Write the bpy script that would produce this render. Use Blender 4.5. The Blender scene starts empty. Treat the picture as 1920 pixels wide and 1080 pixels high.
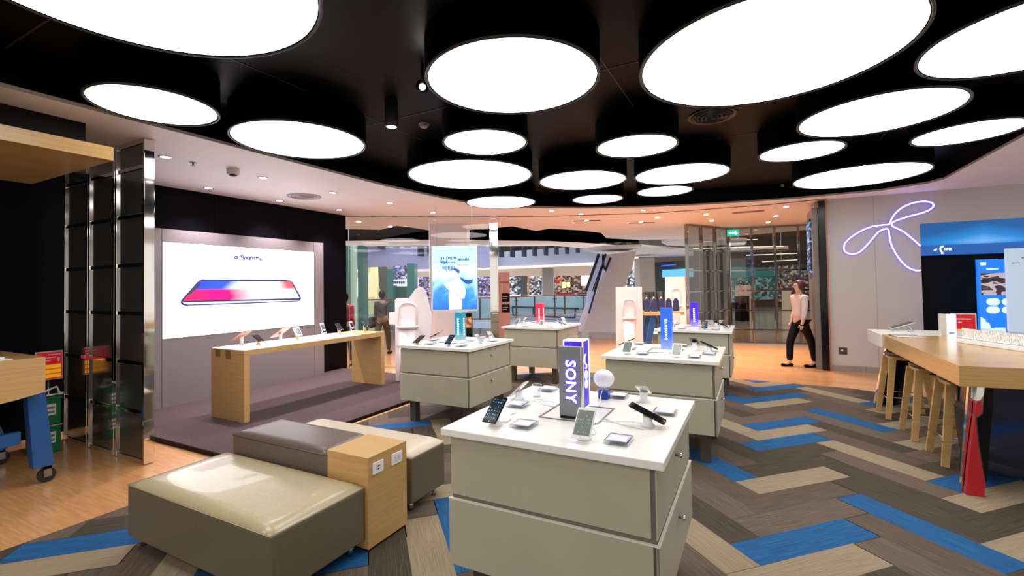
import bpy, bmesh, math, random
from mathutils import Vector, Matrix
random.seed(7)
C = bpy.context.scene.collection
PI = math.pi

# ------------------------------------------------------------------ camera
F_PX, CX, CY = 868.7776, 960.0, 516.067
PITCH, ROLL, YAW = 0.0232225, 0.0168101, 0.4816642
EYE = Vector((0, 0, 1.6))
T_ = Matrix(((math.cos(YAW), -math.sin(YAW), 0), (math.sin(YAW), math.cos(YAW), 0), (0, 0, 1)))
Rp = Matrix(((1, 0, 0), (0, math.cos(PITCH), -math.sin(PITCH)), (0, math.sin(PITCH), math.cos(PITCH))))
Rr = Matrix(((math.cos(ROLL), 0, math.sin(ROLL)), (0, 1, 0), (-math.sin(ROLL), 0, math.cos(ROLL))))
M_ = T_ @ Rp @ Rr
cam_d = bpy.data.cameras.new('camera')
cam = bpy.data.objects.new('camera', cam_d)
C.objects.link(cam)
right, fwd, up = M_.col[0], M_.col[1], M_.col[2]
cm = Matrix((right, up, -fwd)).transposed().to_4x4()
cm.translation = EYE
cam.matrix_world = cm
cam_d.sensor_width = 36
cam_d.lens = F_PX / 1920 * 36
cam_d.shift_y = -(540 - CY) / 1920
cam_d.clip_start = 0.05
cam_d.clip_end = 200
bpy.context.scene.camera = cam

def ray(px, py):
    return M_ @ Vector(((px - CX) / F_PX, 1.0, -(py - CY) / F_PX))
def at_z(px, py, z=0.0):
    d = ray(px, py); return EYE + d * ((z - EYE.z) / d.z)
def at_x(px, py, x):
    d = ray(px, py); return EYE + d * (x / d.x)
def at_y(px, py, y):
    d = ray(px, py); return EYE + d * (y / d.y)
def at_d(px, py, dist):
    d = ray(px, py); return EYE + d * (dist / (d.dot(fwd)))

# ------------------------------------------------------------------ world, exposure
w = bpy.data.worlds.new('world'); bpy.context.scene.world = w
w.use_nodes = True
w.node_tree.nodes['Background'].inputs[0].default_value = (1.0, 0.93, 0.86, 1)
w.node_tree.nodes['Background'].inputs[1].default_value = 0.75
vs = bpy.context.scene.view_settings
vs.view_transform = 'Standard'; vs.look = 'None'; vs.gamma = 1.0; vs.exposure = 0.45
vs.use_curve_mapping = False
DISC_STRENGTH = 4.2
SPOT_W = 95.0
cy = bpy.context.scene.cycles
cy.max_bounces = 8; cy.diffuse_bounces = 3; cy.glossy_bounces = 5; cy.transparent_max_bounces = 12
cy.sample_clamp_indirect = 6.0
cy.caustics_reflective = False; cy.caustics_refractive = False

# ------------------------------------------------------------------ materials
MAT = {}
def mat(name, col=(.5, .5, .5), rough=.5, metal=0.0, emit=None, es=0.0, spec=.5, coat=0.0):
    if name in MAT: return MAT[name]
    m = bpy.data.materials.new(name); m.use_nodes = True
    b = m.node_tree.nodes['Principled BSDF']
    b.inputs['Base Color'].default_value = (*col, 1)
    b.inputs['Roughness'].default_value = rough
    b.inputs['Metallic'].default_value = metal
    b.inputs['Specular IOR Level'].default_value = spec
    b.inputs['Coat Weight'].default_value = coat
    if emit:
        b.inputs['Emission Color'].default_value = (*emit, 1)
        b.inputs['Emission Strength'].default_value = es
    MAT[name] = m
    return m
def nd(m, t, **kw):
    n = m.node_tree.nodes.new(t)
    for k, v in kw.items():
        if k.startswith('i_'): n.inputs[k[2:].replace('_', ' ')].default_value = v
        else: setattr(n, k, v)
    return n
def ln(m, a, b): m.node_tree.links.new(a, b)
def ramp(m, stops, fac):
    r = nd(m, 'ShaderNodeValToRGB')
    e = r.color_ramp.elements
    while len(e) < len(stops): e.new(.5)
    for i, (p, c) in enumerate(stops):
        e[i].position = p; e[i].color = (*c, 1)
    ln(m, fac, r.inputs[0]); return r
def noisy(name, c1, c2, scale=(1, 1, 1), nscale=5.0, detail=4, rough=.5, lo=.3, hi=.7, bump=0.0, coord='Object', spec=.5, distort=0.0, coat=0.0):
    """two colours mixed by (stretched) noise: wood grain, leather, carpet"""
    m = mat(name, c1, rough, spec=spec, coat=coat)
    b = m.node_tree.nodes['Principled BSDF']
    tc = nd(m, 'ShaderNodeTexCoord'); mp = nd(m, 'ShaderNodeMapping')
    mp.inputs['Scale'].default_value = scale
    ln(m, tc.outputs[coord], mp.inputs[0])
    n = nd(m, 'ShaderNodeTexNoise'); n.inputs['Scale'].default_value = nscale; n.inputs['Detail'].default_value = detail
    n.inputs['Distortion'].default_value = distort
    ln(m, mp.outputs[0], n.inputs['Vector'])
    r = ramp(m, [(lo, c1), (hi, c2)], n.outputs['Fac'])
    ln(m, r.outputs[0], b.inputs['Base Color'])
    if bump:
        bp = nd(m, 'ShaderNodeBump'); bp.inputs['Strength'].default_value = bump; bp.inputs['Distance'].default_value = .01
        ln(m, n.outputs['Fac'], bp.inputs['Height']); ln(m, bp.outputs[0], b.inputs['Normal'])
    return m

WHITE = mat('solid_white', (.87, .85, .79), .22)
CEILW = noisy('ceiling_plaster', (.86, .80, .83), (.90, .84, .86), nscale=2, rough=.55)
LIP = mat('ceiling_lip', (.42, .39, .38), .5)
BLACKC = noisy('black_ceiling', (.0008, .0008, .0008), (.0016, .0012, .001), nscale=1.2, rough=.45, spec=.08)
BLACK = mat('matt_black', (.003, .003, .0035), .5, spec=.12)
BLACKG = mat('gloss_black', (.005, .005, .007), .2, spec=.3)
BLACKW = mat('black_wall_panel', (.0018, .0018, .003), .45, spec=.05)
BEIGE = noisy('beige_laminate', (.43, .40, .30), (.46, .43, .32), nscale=3, rough=.42)
BEIGE_D = mat('beige_groove', (.16, .14, .115), .5)
LEGM = mat('bronze_leg', (.10, .085, .06), .35, .3)
OAK = noisy('oak', (.50, .29, .10), (.60, .37, .145), (1.2, 1.2, 26), 3.0, 6, .38, .25, .75, distort=.4)
OAKX = noisy('oak_lengthwise_x', (.48, .28, .105), (.58, .36, .15), (1.0, 30, 30), 3.0, 6, .3, .25, .75, distort=.4)
OAKY = noisy('oak_lengthwise_y', (.48, .28, .105), (.58, .36, .15), (30, 1.0, 30), 3.0, 6, .3, .25, .75, distort=.4)
OAKZ = noisy('oak_slab', (.46, .265, .095), (.58, .355, .14), (1.2, 1.2, 34), 2.4, 6, .22, .25, .75, distort=.3)
OAKD = mat('oak_endgrain', (.22, .11, .035), .5)
SCRW = mat('silver', (.75, .75, .76), .25, 1.0)
CHROME = mat('chrome', (.82, .80, .78), .06, 1.0)
MIRR = mat('dark_mirror', (.30, .29, .30), .07, 1.0)
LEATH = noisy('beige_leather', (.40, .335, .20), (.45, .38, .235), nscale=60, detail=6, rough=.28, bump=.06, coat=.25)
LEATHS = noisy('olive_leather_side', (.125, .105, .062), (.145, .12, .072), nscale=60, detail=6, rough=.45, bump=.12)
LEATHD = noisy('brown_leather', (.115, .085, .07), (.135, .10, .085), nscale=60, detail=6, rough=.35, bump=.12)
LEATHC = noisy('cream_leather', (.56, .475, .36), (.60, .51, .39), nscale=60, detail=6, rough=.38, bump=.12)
BLUEP = mat('blue_paint', (.012, .085, .28), .35)
PANELG = noisy('brushed_grey_panel', (.18, .155, .15), (.21, .185, .175), (1, 30, 1), 8, 4, .38)
WALLW = noisy('warm_grey_wall', (.50, .455, .43), (.53, .485, .46), nscale=1.5, rough=.5)
SKIRT = mat('grey_skirting', (.30, .25, .22), .4)
PLATC = noisy('mauve_carpet', (.048, .033, .032), (.100, .070, .067), nscale=90, detail=6, rough=.95, bump=.5, spec=.1)
TIN = mat('pale_plastic', (.72, .72, .74), .3)
WPL = mat('white_plastic', (.85, .85, .85), .3)
PWOOD = mat('pale_wood_stand', (.75, .48, .28), .4)
RED = mat('red_panel', (.45, .012, .018), .35)
GREEN = mat('green_plastic', (.0, .17, .055), .35)
PAPER = mat('paper_white', (.8, .8, .78), .5)
RUBBER = mat('rubber', (.012, .012, .012), .6)
STEEL = mat('steel', (.35, .35, .37), .3, 1.0)
GREYB = mat('grey_metal_board', (.20, .21, .225), .4, .1)

def emis(name, col, s=1.0):
    return mat(name, (.02, .02, .02), .3, emit=col, es=s)
DISC = emis('disc_light', (1.0, .985, .96), DISC_STRENGTH)
DLENS = emis('downlight_lens', (1.0, .86, .74), 16.0)
NEON = emis('neon_white_violet', (.72, .62, 1.0), 5.0)
NEONH = emis('neon_violet_edge', (.16, .06, 1.0), 1.4)

def glass(name, tint, refl_boost=1.0):
    m = bpy.data.materials.new(name); m.use_nodes = True
    nt = m.node_tree; nt.nodes.clear()
    o = nd(m, 'ShaderNodeOutputMaterial'); mx = nd(m, 'ShaderNodeMixShader')
    t = nd(m, 'ShaderNodeBsdfTransparent'); t.inputs[0].default_value = (*tint, 1)
    g = nd(m, 'ShaderNodeBsdfGlossy'); g.inputs['Roughness'].default_value = .02
    fr = nd(m, 'ShaderNodeFresnel'); fr.inputs[0].default_value = 1.5
    mu = nd(m, 'ShaderNodeMath', operation='MULTIPLY'); mu.inputs[1].default_value = refl_boost
    geo = nd(m, 'ShaderNodeNewGeometry'); inv = nd(m, 'ShaderNodeMath', operation='SUBTRACT'); inv.inputs[0].default_value = 1; ln(m, geo.outputs['Backfacing'], inv.inputs[1])
    m2 = nd(m, 'ShaderNodeMath', operation='MULTIPLY', use_clamp=True)
    ln(m, fr.outputs[0], mu.inputs[0]); ln(m, mu.outputs[0], m2.inputs[0]); ln(m, inv.outputs[0], m2.inputs[1]); ln(m, m2.outputs[0], mx.inputs[0])
    ln(m, t.outputs[0], mx.inputs[1]); ln(m, g.outputs[0], mx.inputs[2]); ln(m, mx.outputs[0], o.inputs[0])
    return m
GLASS = glass('clear_glass', (.93, .96, .97), 1.3)
GLASSG = glass('greenish_glass', (.75, .88, .85), 1.0)
ACRYL = glass('acrylic', (.86, .88, .90), 2.0)

def wood_floor():
    m = mat('oak_floor', (.5, .3, .15), .2)
    b = m.node_tree.nodes['Principled BSDF']
    tc = nd(m, 'ShaderNodeTexCoord')
    mp = nd(m, 'ShaderNodeMapping'); mp.inputs['Rotation'].default_value = (0, 0, 0)
    ln(m, tc.outputs['Object'], mp.inputs[0])
    br = nd(m, 'ShaderNodeTexBrick'); br.inputs['Scale'].default_value = 1.0
    br.inputs['Brick Width'].default_value = 1.2; br.inputs['Row Height'].default_value = .19
    br.inputs['Mortar Size'].default_value = .0012; br.inputs['Bias'].default_value = 0
    br.inputs['Color1'].default_value = (.56, .275, .105, 1); br.inputs['Color2'].default_value = (.64, .33, .135, 1)
    br.inputs['Mortar'].default_value = (.42, .22, .10, 1)
    ln(m, mp.outputs[0], br.inputs['Vector'])
    mp2 = nd(m, 'ShaderNodeMapping'); mp2.inputs['Scale'].default_value = (1.5, 14, 1)
    ln(m, tc.outputs['Object'], mp2.inputs[0])
    n = nd(m, 'ShaderNodeTexNoise'); n.inputs['Scale'].default_value = 3; n.inputs['Detail'].default_value = 6
    ln(m, mp2.outputs[0], n.inputs['Vector'])
    r = ramp(m, [(.3, (.82, .80, .78)), (.7, (1.08, 1.06, 1.05))], n.outputs['Fac'])
    mx = nd(m, 'ShaderNodeMix', data_type='RGBA', blend_type='MULTIPLY'); mx.inputs['Factor'].default_value = 1
    ln(m, br.outputs['Color'], mx.inputs[6]); ln(m, r.outputs[0], mx.inputs[7])
    ln(m, mx.outputs[2], b.inputs['Base Color'])
    return m
WOODF = wood_floor()
def plank_mat(name, c1, c2):
    m = mat(name, c1, .8, spec=.2)
    b = m.node_tree.nodes['Principled BSDF']
    uv = nd(m, 'ShaderNodeTexCoord')
    mp = nd(m, 'ShaderNodeMapping'); mp.inputs['Scale'].default_value = (1.6, 75, 1)
    ln(m, uv.outputs['UV'], mp.inputs[0])
    n = nd(m, 'ShaderNodeTexNoise'); n.inputs['Scale'].default_value = 2.2; n.inputs['Detail'].default_value = 5; n.inputs['Roughness'].default_value = .65
    ln(m, mp.outputs[0], n.inputs['Vector'])
    r = ramp(m, [(.36, c1), (.64, c2)], n.outputs['Fac'])
    ln(m, r.outputs[0], b.inputs['Base Color'])
    return m
PLK = [plank_mat('vinyl_brown', (.066, .045, .031), (.135, .098, .071)),
       plank_mat('vinyl_brown_dark', (.036, .027, .018), (.085, .066, .047)),
       plank_mat('vinyl_blue', (.006, .055, .165), (.018, .125, .30)),
       plank_mat('vinyl_tan', (.225, .17, .105), (.335, .265, .175)),
       plank_mat('vinyl_brown_mid', (.082, .056, .040), (.160, .119, .089))]
def tile_floor():
    m = mat('mall_tile', (.45, .40, .33), .12)
    b = m.node_tree.nodes['Principled BSDF']
    tc = nd(m, 'ShaderNodeTexCoord')
    br = nd(m, 'ShaderNodeTexBrick'); br.inputs['Scale'].default_value = 1.0; br.offset = 0
    br.inputs['Brick Width'].default_value = .8; br.inputs['Row Height'].default_value = .8
    br.inputs['Mortar Size'].default_value = .006
    br.inputs['Color1'].default_value = (.50, .45, .37, 1); br.inputs['Color2'].default_value = (.40, .36, .30, 1); br.inputs['Mortar'].default_value = (.22, .19, .16, 1)
    ln(m, tc.outputs['Object'], br.inputs['Vector']); ln(m, br.outputs['Color'], b.inputs['Base Color'])
    return m
TILE = tile_floor()
def speckle(name, cols, scale, strength, stretch=(1, 1, 1), dark=.5):
    """lit shop shelves: blocky coloured goods under shop light"""
    m = mat(name, (.1, .1, .1), .5)
    b = m.node_tree.nodes['Principled BSDF']
    tc = nd(m, 'ShaderNodeTexCoord'); mp = nd(m, 'ShaderNodeMapping'); mp.inputs['Scale'].default_value = stretch
    ln(m, tc.outputs['Object'], mp.inputs[0])
    v = nd(m, 'ShaderNodeTexVoronoi', distance='CHEBYCHEV'); v.inputs['Scale'].default_value = scale
    ln(m, mp.outputs[0], v.inputs['Vector'])
    sp = nd(m, 'ShaderNodeSeparateColor'); ln(m, v.outputs['Color'], sp.inputs[0])
    n = len(cols); stops = [(i / n, c) for i, c in enumerate(cols)]
    r = ramp(m, stops, sp.outputs[0]); r.color_ramp.interpolation = 'CONSTANT'
    ln(m, r.outputs[0], b.inputs['Base Color']); ln(m, r.outputs[0], b.inputs['Emission Color'])
    b.inputs['Emission Strength'].default_value = strength
    return m

# ------------------------------------------------------------------ mesh helpers
class MB:
    def __init__(s): s.b = bmesh.new(); s.mi = 0
    def _tag(s, faces):
        for f in faces: f.material_index = s.mi
    def box(s, x0, x1, y0, y1, z0, z1, bev=0.0, seg=2):
        vs_ = [s.b.verts.new((x, y, z)) for z in (z0, z1) for y in (y0, y1) for x in (x0, x1)]
        fs = [s.b.faces.new([vs_[i] for i in q]) for q in ((0, 2, 3, 1), (4, 5, 7, 6), (0, 1, 5, 4), (2, 6, 7, 3), (0, 4, 6, 2), (1, 3, 7, 5))]
        s._tag(fs)
        if bev:
            es = list({e for f in fs for e in f.edges})
            r = bmesh.ops.bevel(s.b, geom=es, offset=bev, segments=seg, affect='EDGES', profile=.5)
            s._tag(r['faces'])
        return s
    def obox(s, c, ax, ay, az, hx, hy, hz, bev=0.0):
        """oriented box: centre, three axes, half sizes"""
        c = Vector(c); ax, ay, az = Vector(ax).normalized(), Vector(ay).normalized(), Vector(az).normalized()
        vs_ = [s.b.verts.new(c + ax * (hx * i) + ay * (hy * j) + az * (hz * k)) for k in (-1, 1) for j in (-1, 1) for i in (-1, 1)]
        fs = [s.b.faces.new([vs_[i] for i in q]) for q in ((0, 2, 3, 1), (4, 5, 7, 6), (0, 1, 5, 4), (2, 6, 7, 3), (0, 4, 6, 2), (1, 3, 7, 5))]
        s._tag(fs)
        if bev:
            es = list({e for f in fs for e in f.edges})
            r = bmesh.ops.bevel(s.b, geom=es, offset=bev, segments=2, affect='EDGES'); s._tag(r['faces'])
        return s
    def bar(s, a, b, wx, wy, upv=(0, 0, 1), wx2=None, wy2=None):
        """square bar from a to b, tapering to wx2 x wy2"""
        a, b = Vector(a), Vector(b); d = (b - a).normalized(); u = Vector(upv)
        if abs(d.dot(u)) > .95: u = Vector((0, 1, 0))
        sx = d.cross(u).normalized(); sy = sx.cross(d).normalized()
        wx2 = wx if wx2 is None else wx2; wy2 = wy if wy2 is None else wy2
        va = [s.b.verts.new(a + sx * (i * wx / 2) + sy * (j * wy / 2)) for i, j in ((-1, -1), (1, -1), (1, 1), (-1, 1))]
        vb = [s.b.verts.new(b + sx * (i * wx2 / 2) + sy * (j * wy2 / 2)) for i, j in ((-1, -1), (1, -1), (1, 1), (-1, 1))]
        fs = [s.b.faces.new(va[::-1]), s.b.faces.new(vb)]
        for i in range(4): fs.append(s.b.faces.new([va[i], va[(i + 1) % 4], vb[(i + 1) % 4], vb[i]]))
        s._tag(fs); return s
    def prism(s, pts, z0, z1):
        n = len(pts)
        a = [s.b.verts.new((p[0], p[1], z0)) for p in pts]; b = [s.b.verts.new((p[0], p[1], z1)) for p in pts]
        fs = [s.b.faces.new(a[::-1]), s.b.faces.new(b)]
        for i in range(n): fs.append(s.b.faces.new([a[i], a[(i + 1) % n], b[(i + 1) % n], b[i]]))
        s._tag(fs); return s
    def poly3(s, pts, off):
        """a flat outline given thickness along off"""
        off = Vector(off); n = len(pts)
        a = [s.b.verts.new(Vector(p)) for p in pts]; b = [s.b.verts.new(Vector(p) + off) for p in pts]
        fs = [s.b.faces.new(a[::-1]), s.b.faces.new(b)]
        for i in range(n): fs.append(s.b.faces.new([a[i], a[(i + 1) % n], b[(i + 1) % n], b[i]]))
        s._tag(fs); return s
    def lathe(s, prof, cx=0, cy=0, n=24, cap=True, axis=None, origin=(0, 0, 0)):
        """prof: (radius, z) list, revolved about z (or about axis through origin)"""
        Q = Vector((0, 0, 1)).rotation_difference(Vector(axis)).to_matrix() if axis else None
        o = Vector(origin); rings = []
        for r, z in prof:
            ring = []
            for i in range(n):
                v = Vector((r * math.cos(2 * PI * i / n), r * math.sin(2 * PI * i / n), z))
                v = (Q @ v + o) if Q else v + Vector((cx, cy, 0)) + o
                ring.append(s.b.verts.new(v))
            rings.append(ring)
        fs = []
        for a, b in zip(rings, rings[1:]):
            for i in range(n): fs.append(s.b.faces.new([a[i], a[(i + 1) % n], b[(i + 1) % n], b[i]]))
        if cap: fs.append(s.b.faces.new(rings[0][::-1])); fs.append(s.b.faces.new(rings[-1]))
        for f in fs[:-2] if cap else fs: f.smooth = True
        s._tag(fs); return s
    def tube(s, pts, r, n=8, closed=False):
        pts = [Vector(p) for p in pts]; m = len(pts); rings = []
        pu = None
        for i, p in enumerate(pts):
            if closed: d = pts[(i + 1) % m] - pts[i - 1]
            else: d = pts[min(i + 1, m - 1)] - pts[max(i - 1, 0)]
            d.normalize()
            if pu is None:
                u = Vector((0, 0, 1)) if abs(d.z) < .9 else Vector((1, 0, 0))
            else: u = pu
            a = d.cross(u).normalized(); u = a.cross(d).normalized(); pu = u
            rr = r[i] if isinstance(r, (list, tuple)) else r
            rings.append([s.b.verts.new(p + (a * math.cos(2 * PI * k / n) + u * math.sin(2 * PI * k / n)) * rr) for k in range(n)])
        fs = []
        pairs = list(zip(rings, rings[1:])) + ([(rings[-1], rings[0])] if closed else [])
        for a, b in pairs:
            for k in range(n): fs.append(s.b.faces.new([a[k], a[(k + 1) % n], b[(k + 1) % n], b[k]]))
        for f in fs: f.smooth = True
        if not closed: fs.append(s.b.faces.new(rings[0][::-1])); fs.append(s.b.faces.new(rings[-1]))
        s._tag(fs); return s
    def sphere(s, c, r, sc=(1, 1, 1), seg=24):
        m = Matrix.Translation(Vector(c)) @ Matrix.Diagonal((*[r * k for k in sc], 1))
        res = bmesh.ops.create_uvsphere(s.b, u_segments=seg, v_segments=seg // 2, radius=1, matrix=m)
        for v in res['verts']:
            for f in v.link_faces: f.smooth = True; f.material_index = s.mi
        return s
    def text(s, txt, size, mw, depth=.002, mirror=False, spacing=1.0, bold=0.0):
        cu = bpy.data.curves.new('t', 'FONT'); cu.body = txt; cu.size = size; cu.extrude = depth / 2
        cu.align_x = 'CENTER'; cu.align_y = 'CENTER'; cu.space_character = spacing; cu.offset = bold; cu.resolution_u = 3
        o = bpy.data.objects.new('t', cu); C.objects.link(o)
        dg = bpy.context.evaluated_depsgraph_get(); dg.update()
        me = bpy.data.meshes.new_from_object(o.evaluated_get(dg))
        if mirror: me.transform(Matrix.Diagonal((-1, 1, 1, 1)))
        me.transform(mw); n0 = len(s.b.faces); s.b.from_mesh(me)
        s.b.faces.ensure_lookup_table()
        for f in s.b.faces[n0:]: f.material_index = s.mi
        bpy.data.objects.remove(o); bpy.data.meshes.remove(me); bpy.data.curves.remove(cu)
        return s
    def build(s, name, mats, parent=None, loc=None, rz=0.0, shift=None, normals=True):
        if normals: bmesh.ops.recalc_face_normals(s.b, faces=s.b.faces)
        if shift is not None: bmesh.ops.translate(s.b, verts=s.b.verts, vec=-Vector(shift))
        me = bpy.data.meshes.new(name); s.b.to_mesh(me); s.b.free()
        for m in (mats if isinstance(mats, (list, tuple)) else [mats]): me.materials.append(m)
        o = bpy.data.objects.new(name, me); C.objects.link(o)
        if parent is not None: o.parent = parent
        if loc is not None: o.location = loc
        if rz: o.rotation_euler = (0, 0, rz)
        return o
def thing(name, label, cat, loc=(0, 0, 0), rz=0.0, group=None):
    o = bpy.data.objects.new(name, None); C.objects.link(o)
    o.empty_display_size = .1
    o.location = loc; o.rotation_euler = (0, 0, rz); o['label'] = label; o['category'] = cat
    if group: o['group'] = group
    return o
def tag(o, label, cat, group=None, kind=None):
    o['label'] = label; o['category'] = cat
    if group: o['group'] = group
    if kind: o['kind'] = kind
    return o
def struct(o): o['kind'] = 'structure'; return o
def copy_tree(o, parent=None):
    c = o.copy(); C.objects.link(c); c.parent = parent
    for ch in [x for x in bpy.data.objects if x.parent == o]: copy_tree(ch, c)
    return c
KIDS = {}
def clone(o, loc, rz, label, group=None):
    c = copy_tree(o); c.location = loc; c.rotation_euler = (0, 0, rz); c['label'] = label
    if group: c['group'] = group
    return c

# ================================================================== SETTING
ZC = 3.05           # ceiling of the shop and the walkway outside
# --- floors
struct(MB().box(-12, 7, -4, 13.3, -.12, 0).build('floor', WOODF))
def clip(poly, region):
    out = poly; n = len(region)
    for i in range(n):
        a, b = region[i], region[(i + 1) % n]; inp = out; out = []
        ins = lambda p: (b[0] - a[0]) * (p[1] - a[1]) - (b[1] - a[1]) * (p[0] - a[0]) >= 0
        for j in range(len(inp)):
            p, q = inp[j], inp[(j + 1) % len(inp)]
            ip, iq = ins(p), ins(q)
            if ip != iq:
                d1 = (b[0] - a[0]) * (p[1] - a[1]) - (b[1] - a[1]) * (p[0] - a[0])
                d2 = (b[0] - a[0]) * (q[1] - a[1]) - (b[1] - a[1]) * (q[0] - a[0])
                t = d1 / (d1 - d2); x = (p[0] + (q[0] - p[0]) * t, p[1] + (q[1] - p[1]) * t)
                if ip: out += [x]
                else: out += [x, q] if iq else [x]
                if ip and iq: pass
            elif iq: out.append(q)
            if ip and iq: pass
        if not out: return []
    return out
REGION = [(-4.2, -3.5), (6.5, -3.5), (6.5, 7.3), (1.5, 8.28), (1.25, 8.40), (.58, 8.46), (-.33, 8.52), (-2.0, 8.38), (-3.3, 7.95), (-4.2, 7.1)]
SP = {2: [(0, 0), (0, 12), (-1, 12), (0, 6), (0, 8), (0, 14), (-1, 4), (1, 10), (1, 2), (2, 5), (2, 13), (0, 16), (-3, -2), (-4, -5), (-6, 2), (-6, -6), (-2, 9), (-3, 16), (-4, 13), (3, 1), (-6, 12), (-4, -12)],
      3: [(0, -1), (0, 3), (0, 7), (0, 11), (1, 6), (1, 14), (-1, 0), (-1, 8), (-1, 16), (0, 15), (2, 8), (2, 10), (2, 12), (2, 4), (2, 2), (-3, -3), (-4, -2), (-5, 3), (-5, -5), (-6, -7), (-5, 12), (-3, 10), (-2, 14)]}
bm = bmesh.new(); uvl = bm.loops.layers.uv.new('UVMap')
for k in range(-7, 10):
    cx = .24 + .6675 * k; upk = (k % 2 == 0); ph = 3.39 + (cx - .24) * -.0115 - (0 if upk else .170)
    for j in range(-23, 20):
        cyy = ph + j * .332
        u = Vector((1, 1 if upk else -1)).normalized(); v = Vector((-u.y, u.x)) if upk else Vector((-u.y, u.x))
        pts = [(cx + u.x * a + v.x * b, cyy + u.y * a + v.y * b) for a, b in ((-.4705, -.1174), (.4705, -.1174), (.4705, .1174), (-.4705, .1174))]
        q = clip(pts, REGION)
        if len(q) < 3: continue
        try: f = bm.faces.new([bm.verts.new((x, y, .004)) for x, y in q])
        except Exception: continue
        mi = random.choice([0, 0, 4, 1, 1, 4])
        for c, L in SP.items():
            if (k, j) in L: mi = c
        f.material_index = mi
        ox, oy = random.random() * 20, random.random() * 20
        for lp in f.loops:
            d = Vector((lp.vert.co.x - cx, lp.vert.co.y - cyy)); lp[uvl].uv = (d.dot(u) + ox, d.dot(v) + oy)
me = bpy.data.meshes.new('carpet'); bm.to_mesh(me); bm.free()
for m in PLK: me.materials.append(m)
o = bpy.data.objects.new('floor_planks', me); C.objects.link(o); struct(o)
struct(MB().prism(REGION, 0.0, .003).build('floor_underlay', mat('plank_joint', (.04, .03, .022), .8)))
# raised carpeted platform before the screen wall
PLT = [(-7.16, 2.64), (-4.25, 2.64), (-4.25, 5.75), (-4.75, 6.25), (-5.4, 6.47), (-7.16, 6.5)]
m_ = MB(); m_.prism(PLT, .003, .045); m_.mi = 1
m_.prism(PLT, .045, .055)
struct(m_.build('floor_platform', [BLACK, PLATC]))
struct(MB().box(-4.246, -4.205, 2.6, 7.1, .0, .012).build('trim_1', mat('oak_strip', (.75, .42, .2), .3)))

# --- ceiling: white soffit around a black recess
HOLE = [at_z(a, b, ZC) for a, b in ((820, 370), (880, 381.5), (898, 385), (930, 388), (1000, 390), (1100, 391), (1200, 389), (1300, 385), (1400, 379), (1500, 372), (1650, 358), (1740, 344))]
HOLE = [(p.x, p.y) for p in HOLE]
HOLE = [(-4.62, -3.0), (-4.62, 5.0)] + HOLE + [(2.49, 8.9), (2.49, -3.0)]
def ring_faces(mb, inner, outer, z):
    a = [mb.b.verts.new((x, y, z)) for x, y in inner]; b = [mb.b.verts.new((x, y, z)) for x, y in outer]
    n = len(inner)
    for i in range(n): mb.b.faces.new([a[i], a[(i + 1) % n], b[(i + 1) % n], b[i]])
cxh, cyh = -1.5, 3.5
def out_rect(p):
    dx, dy = p[0] - cxh, p[1] - cyh
    t = min([k for k in ((-7.3 - cxh) / dx if dx < 0 else 1e9, (6.0 - cxh) / dx if dx > 0 else 1e9, (9.97 - cyh) / dy if dy > 0 else 1e9, (-3.6 - cyh) / dy if dy < 0 else 1e9) if k > 0])
    return (cxh + dx * t, cyh + dy * t)
INN = []; OUT = []
ext = list(HOLE)
# densify so that the rectangle's corners are met
dens = []
for i in range(len(ext)):
    a, b = ext[i], ext[(i + 1) % len(ext)]
    n = max(1, int(math.hypot(b[0] - a[0], b[1] - a[1]) / .25))
    for k in range(n): dens.append((a[0] + (b[0] - a[0]) * k / n, a[1] + (b[1] - a[1]) * k / n))
m_ = MB(); ring_faces(m_, dens, [out_rect(p) for p in dens], ZC)
sol = m_.build('ceiling', CEILW, normals=False)
bpyme = sol.data
struct(sol)
# walkway ceiling beyond the lease line (same level), ends in a wavy edge over the atrium
WAVE = [(560, 430), (644, 430), (715, 431), (740, 424), (780, 426), (806, 422), (860, 426), (930, 428), (957, 424), (1005, 433), (1031, 429), (1087, 432), (1127, 437), (1137, 447), (1198, 450), (1280, 449), (1340, 447), (1400, 446), (1540, 445)]
wv = [at_z(a, b, ZC) for a, b in WAVE]
far = [(p.x, p.y) for p in wv]
m_ = MB(); nearp = []
for (px_, py_), f_ in zip(WAVE, far):
    d_ = ray(px_, py_); t_ = min(-7.2 / d_.x if d_.x < 0 else 1e9, 9.88 / d_.y); nearp.append((d_.x * t_, d_.y * t_))
nearp[-1] = (6.0, 9.93); nearp[-2] = (1.0, 9.93); far[-1] = (9.0, 15.0); far[-2] = (2.6, 15.0)
for i in range(len(far) - 1):
    q = [nearp[i], far[i], far[i + 1], nearp[i + 1]]
    vv = [m_.b.verts.new((x, y, z)) for z in (ZC + .004, ZC + .06) for x, y in q]
    for f in ((0, 1, 2, 3), (7, 6, 5, 4), (1, 5, 6, 2)): m_.b.faces.new([vv[k] for k in f])
struct(m_.build('ceiling_walkway', CEILW))
# fill left of the screen wall end
# black recess
ZB = 3.32
m_ = MB()
a = [m_.b.verts.new((x, y, ZC + .03)) for x, y in dens]; b = [m_.b.verts.new((x, y, ZB)) for x, y in dens]
for i in range(len(dens)): m_.b.faces.new([a[i], a[(i + 1) % len(dens)], b[(i + 1) % len(dens)], b[i]])
m_.b.faces.new(b)
struct(m_.build('ceiling_recess', BLACKC, normals=False))
m_ = MB()
a = [m_.b.verts.new((x, y, ZC)) for x, y in dens]; b = [m_.b.verts.new((x, y, ZC + .03)) for x, y in dens]
for i in range(len(dens)): m_.b.faces.new([a[i], a[(i + 1) % len(dens)], b[(i + 1) % len(dens)], b[i]])
struct(m_.build('ceiling_recess_lip', LIP, normals=False))
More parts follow.
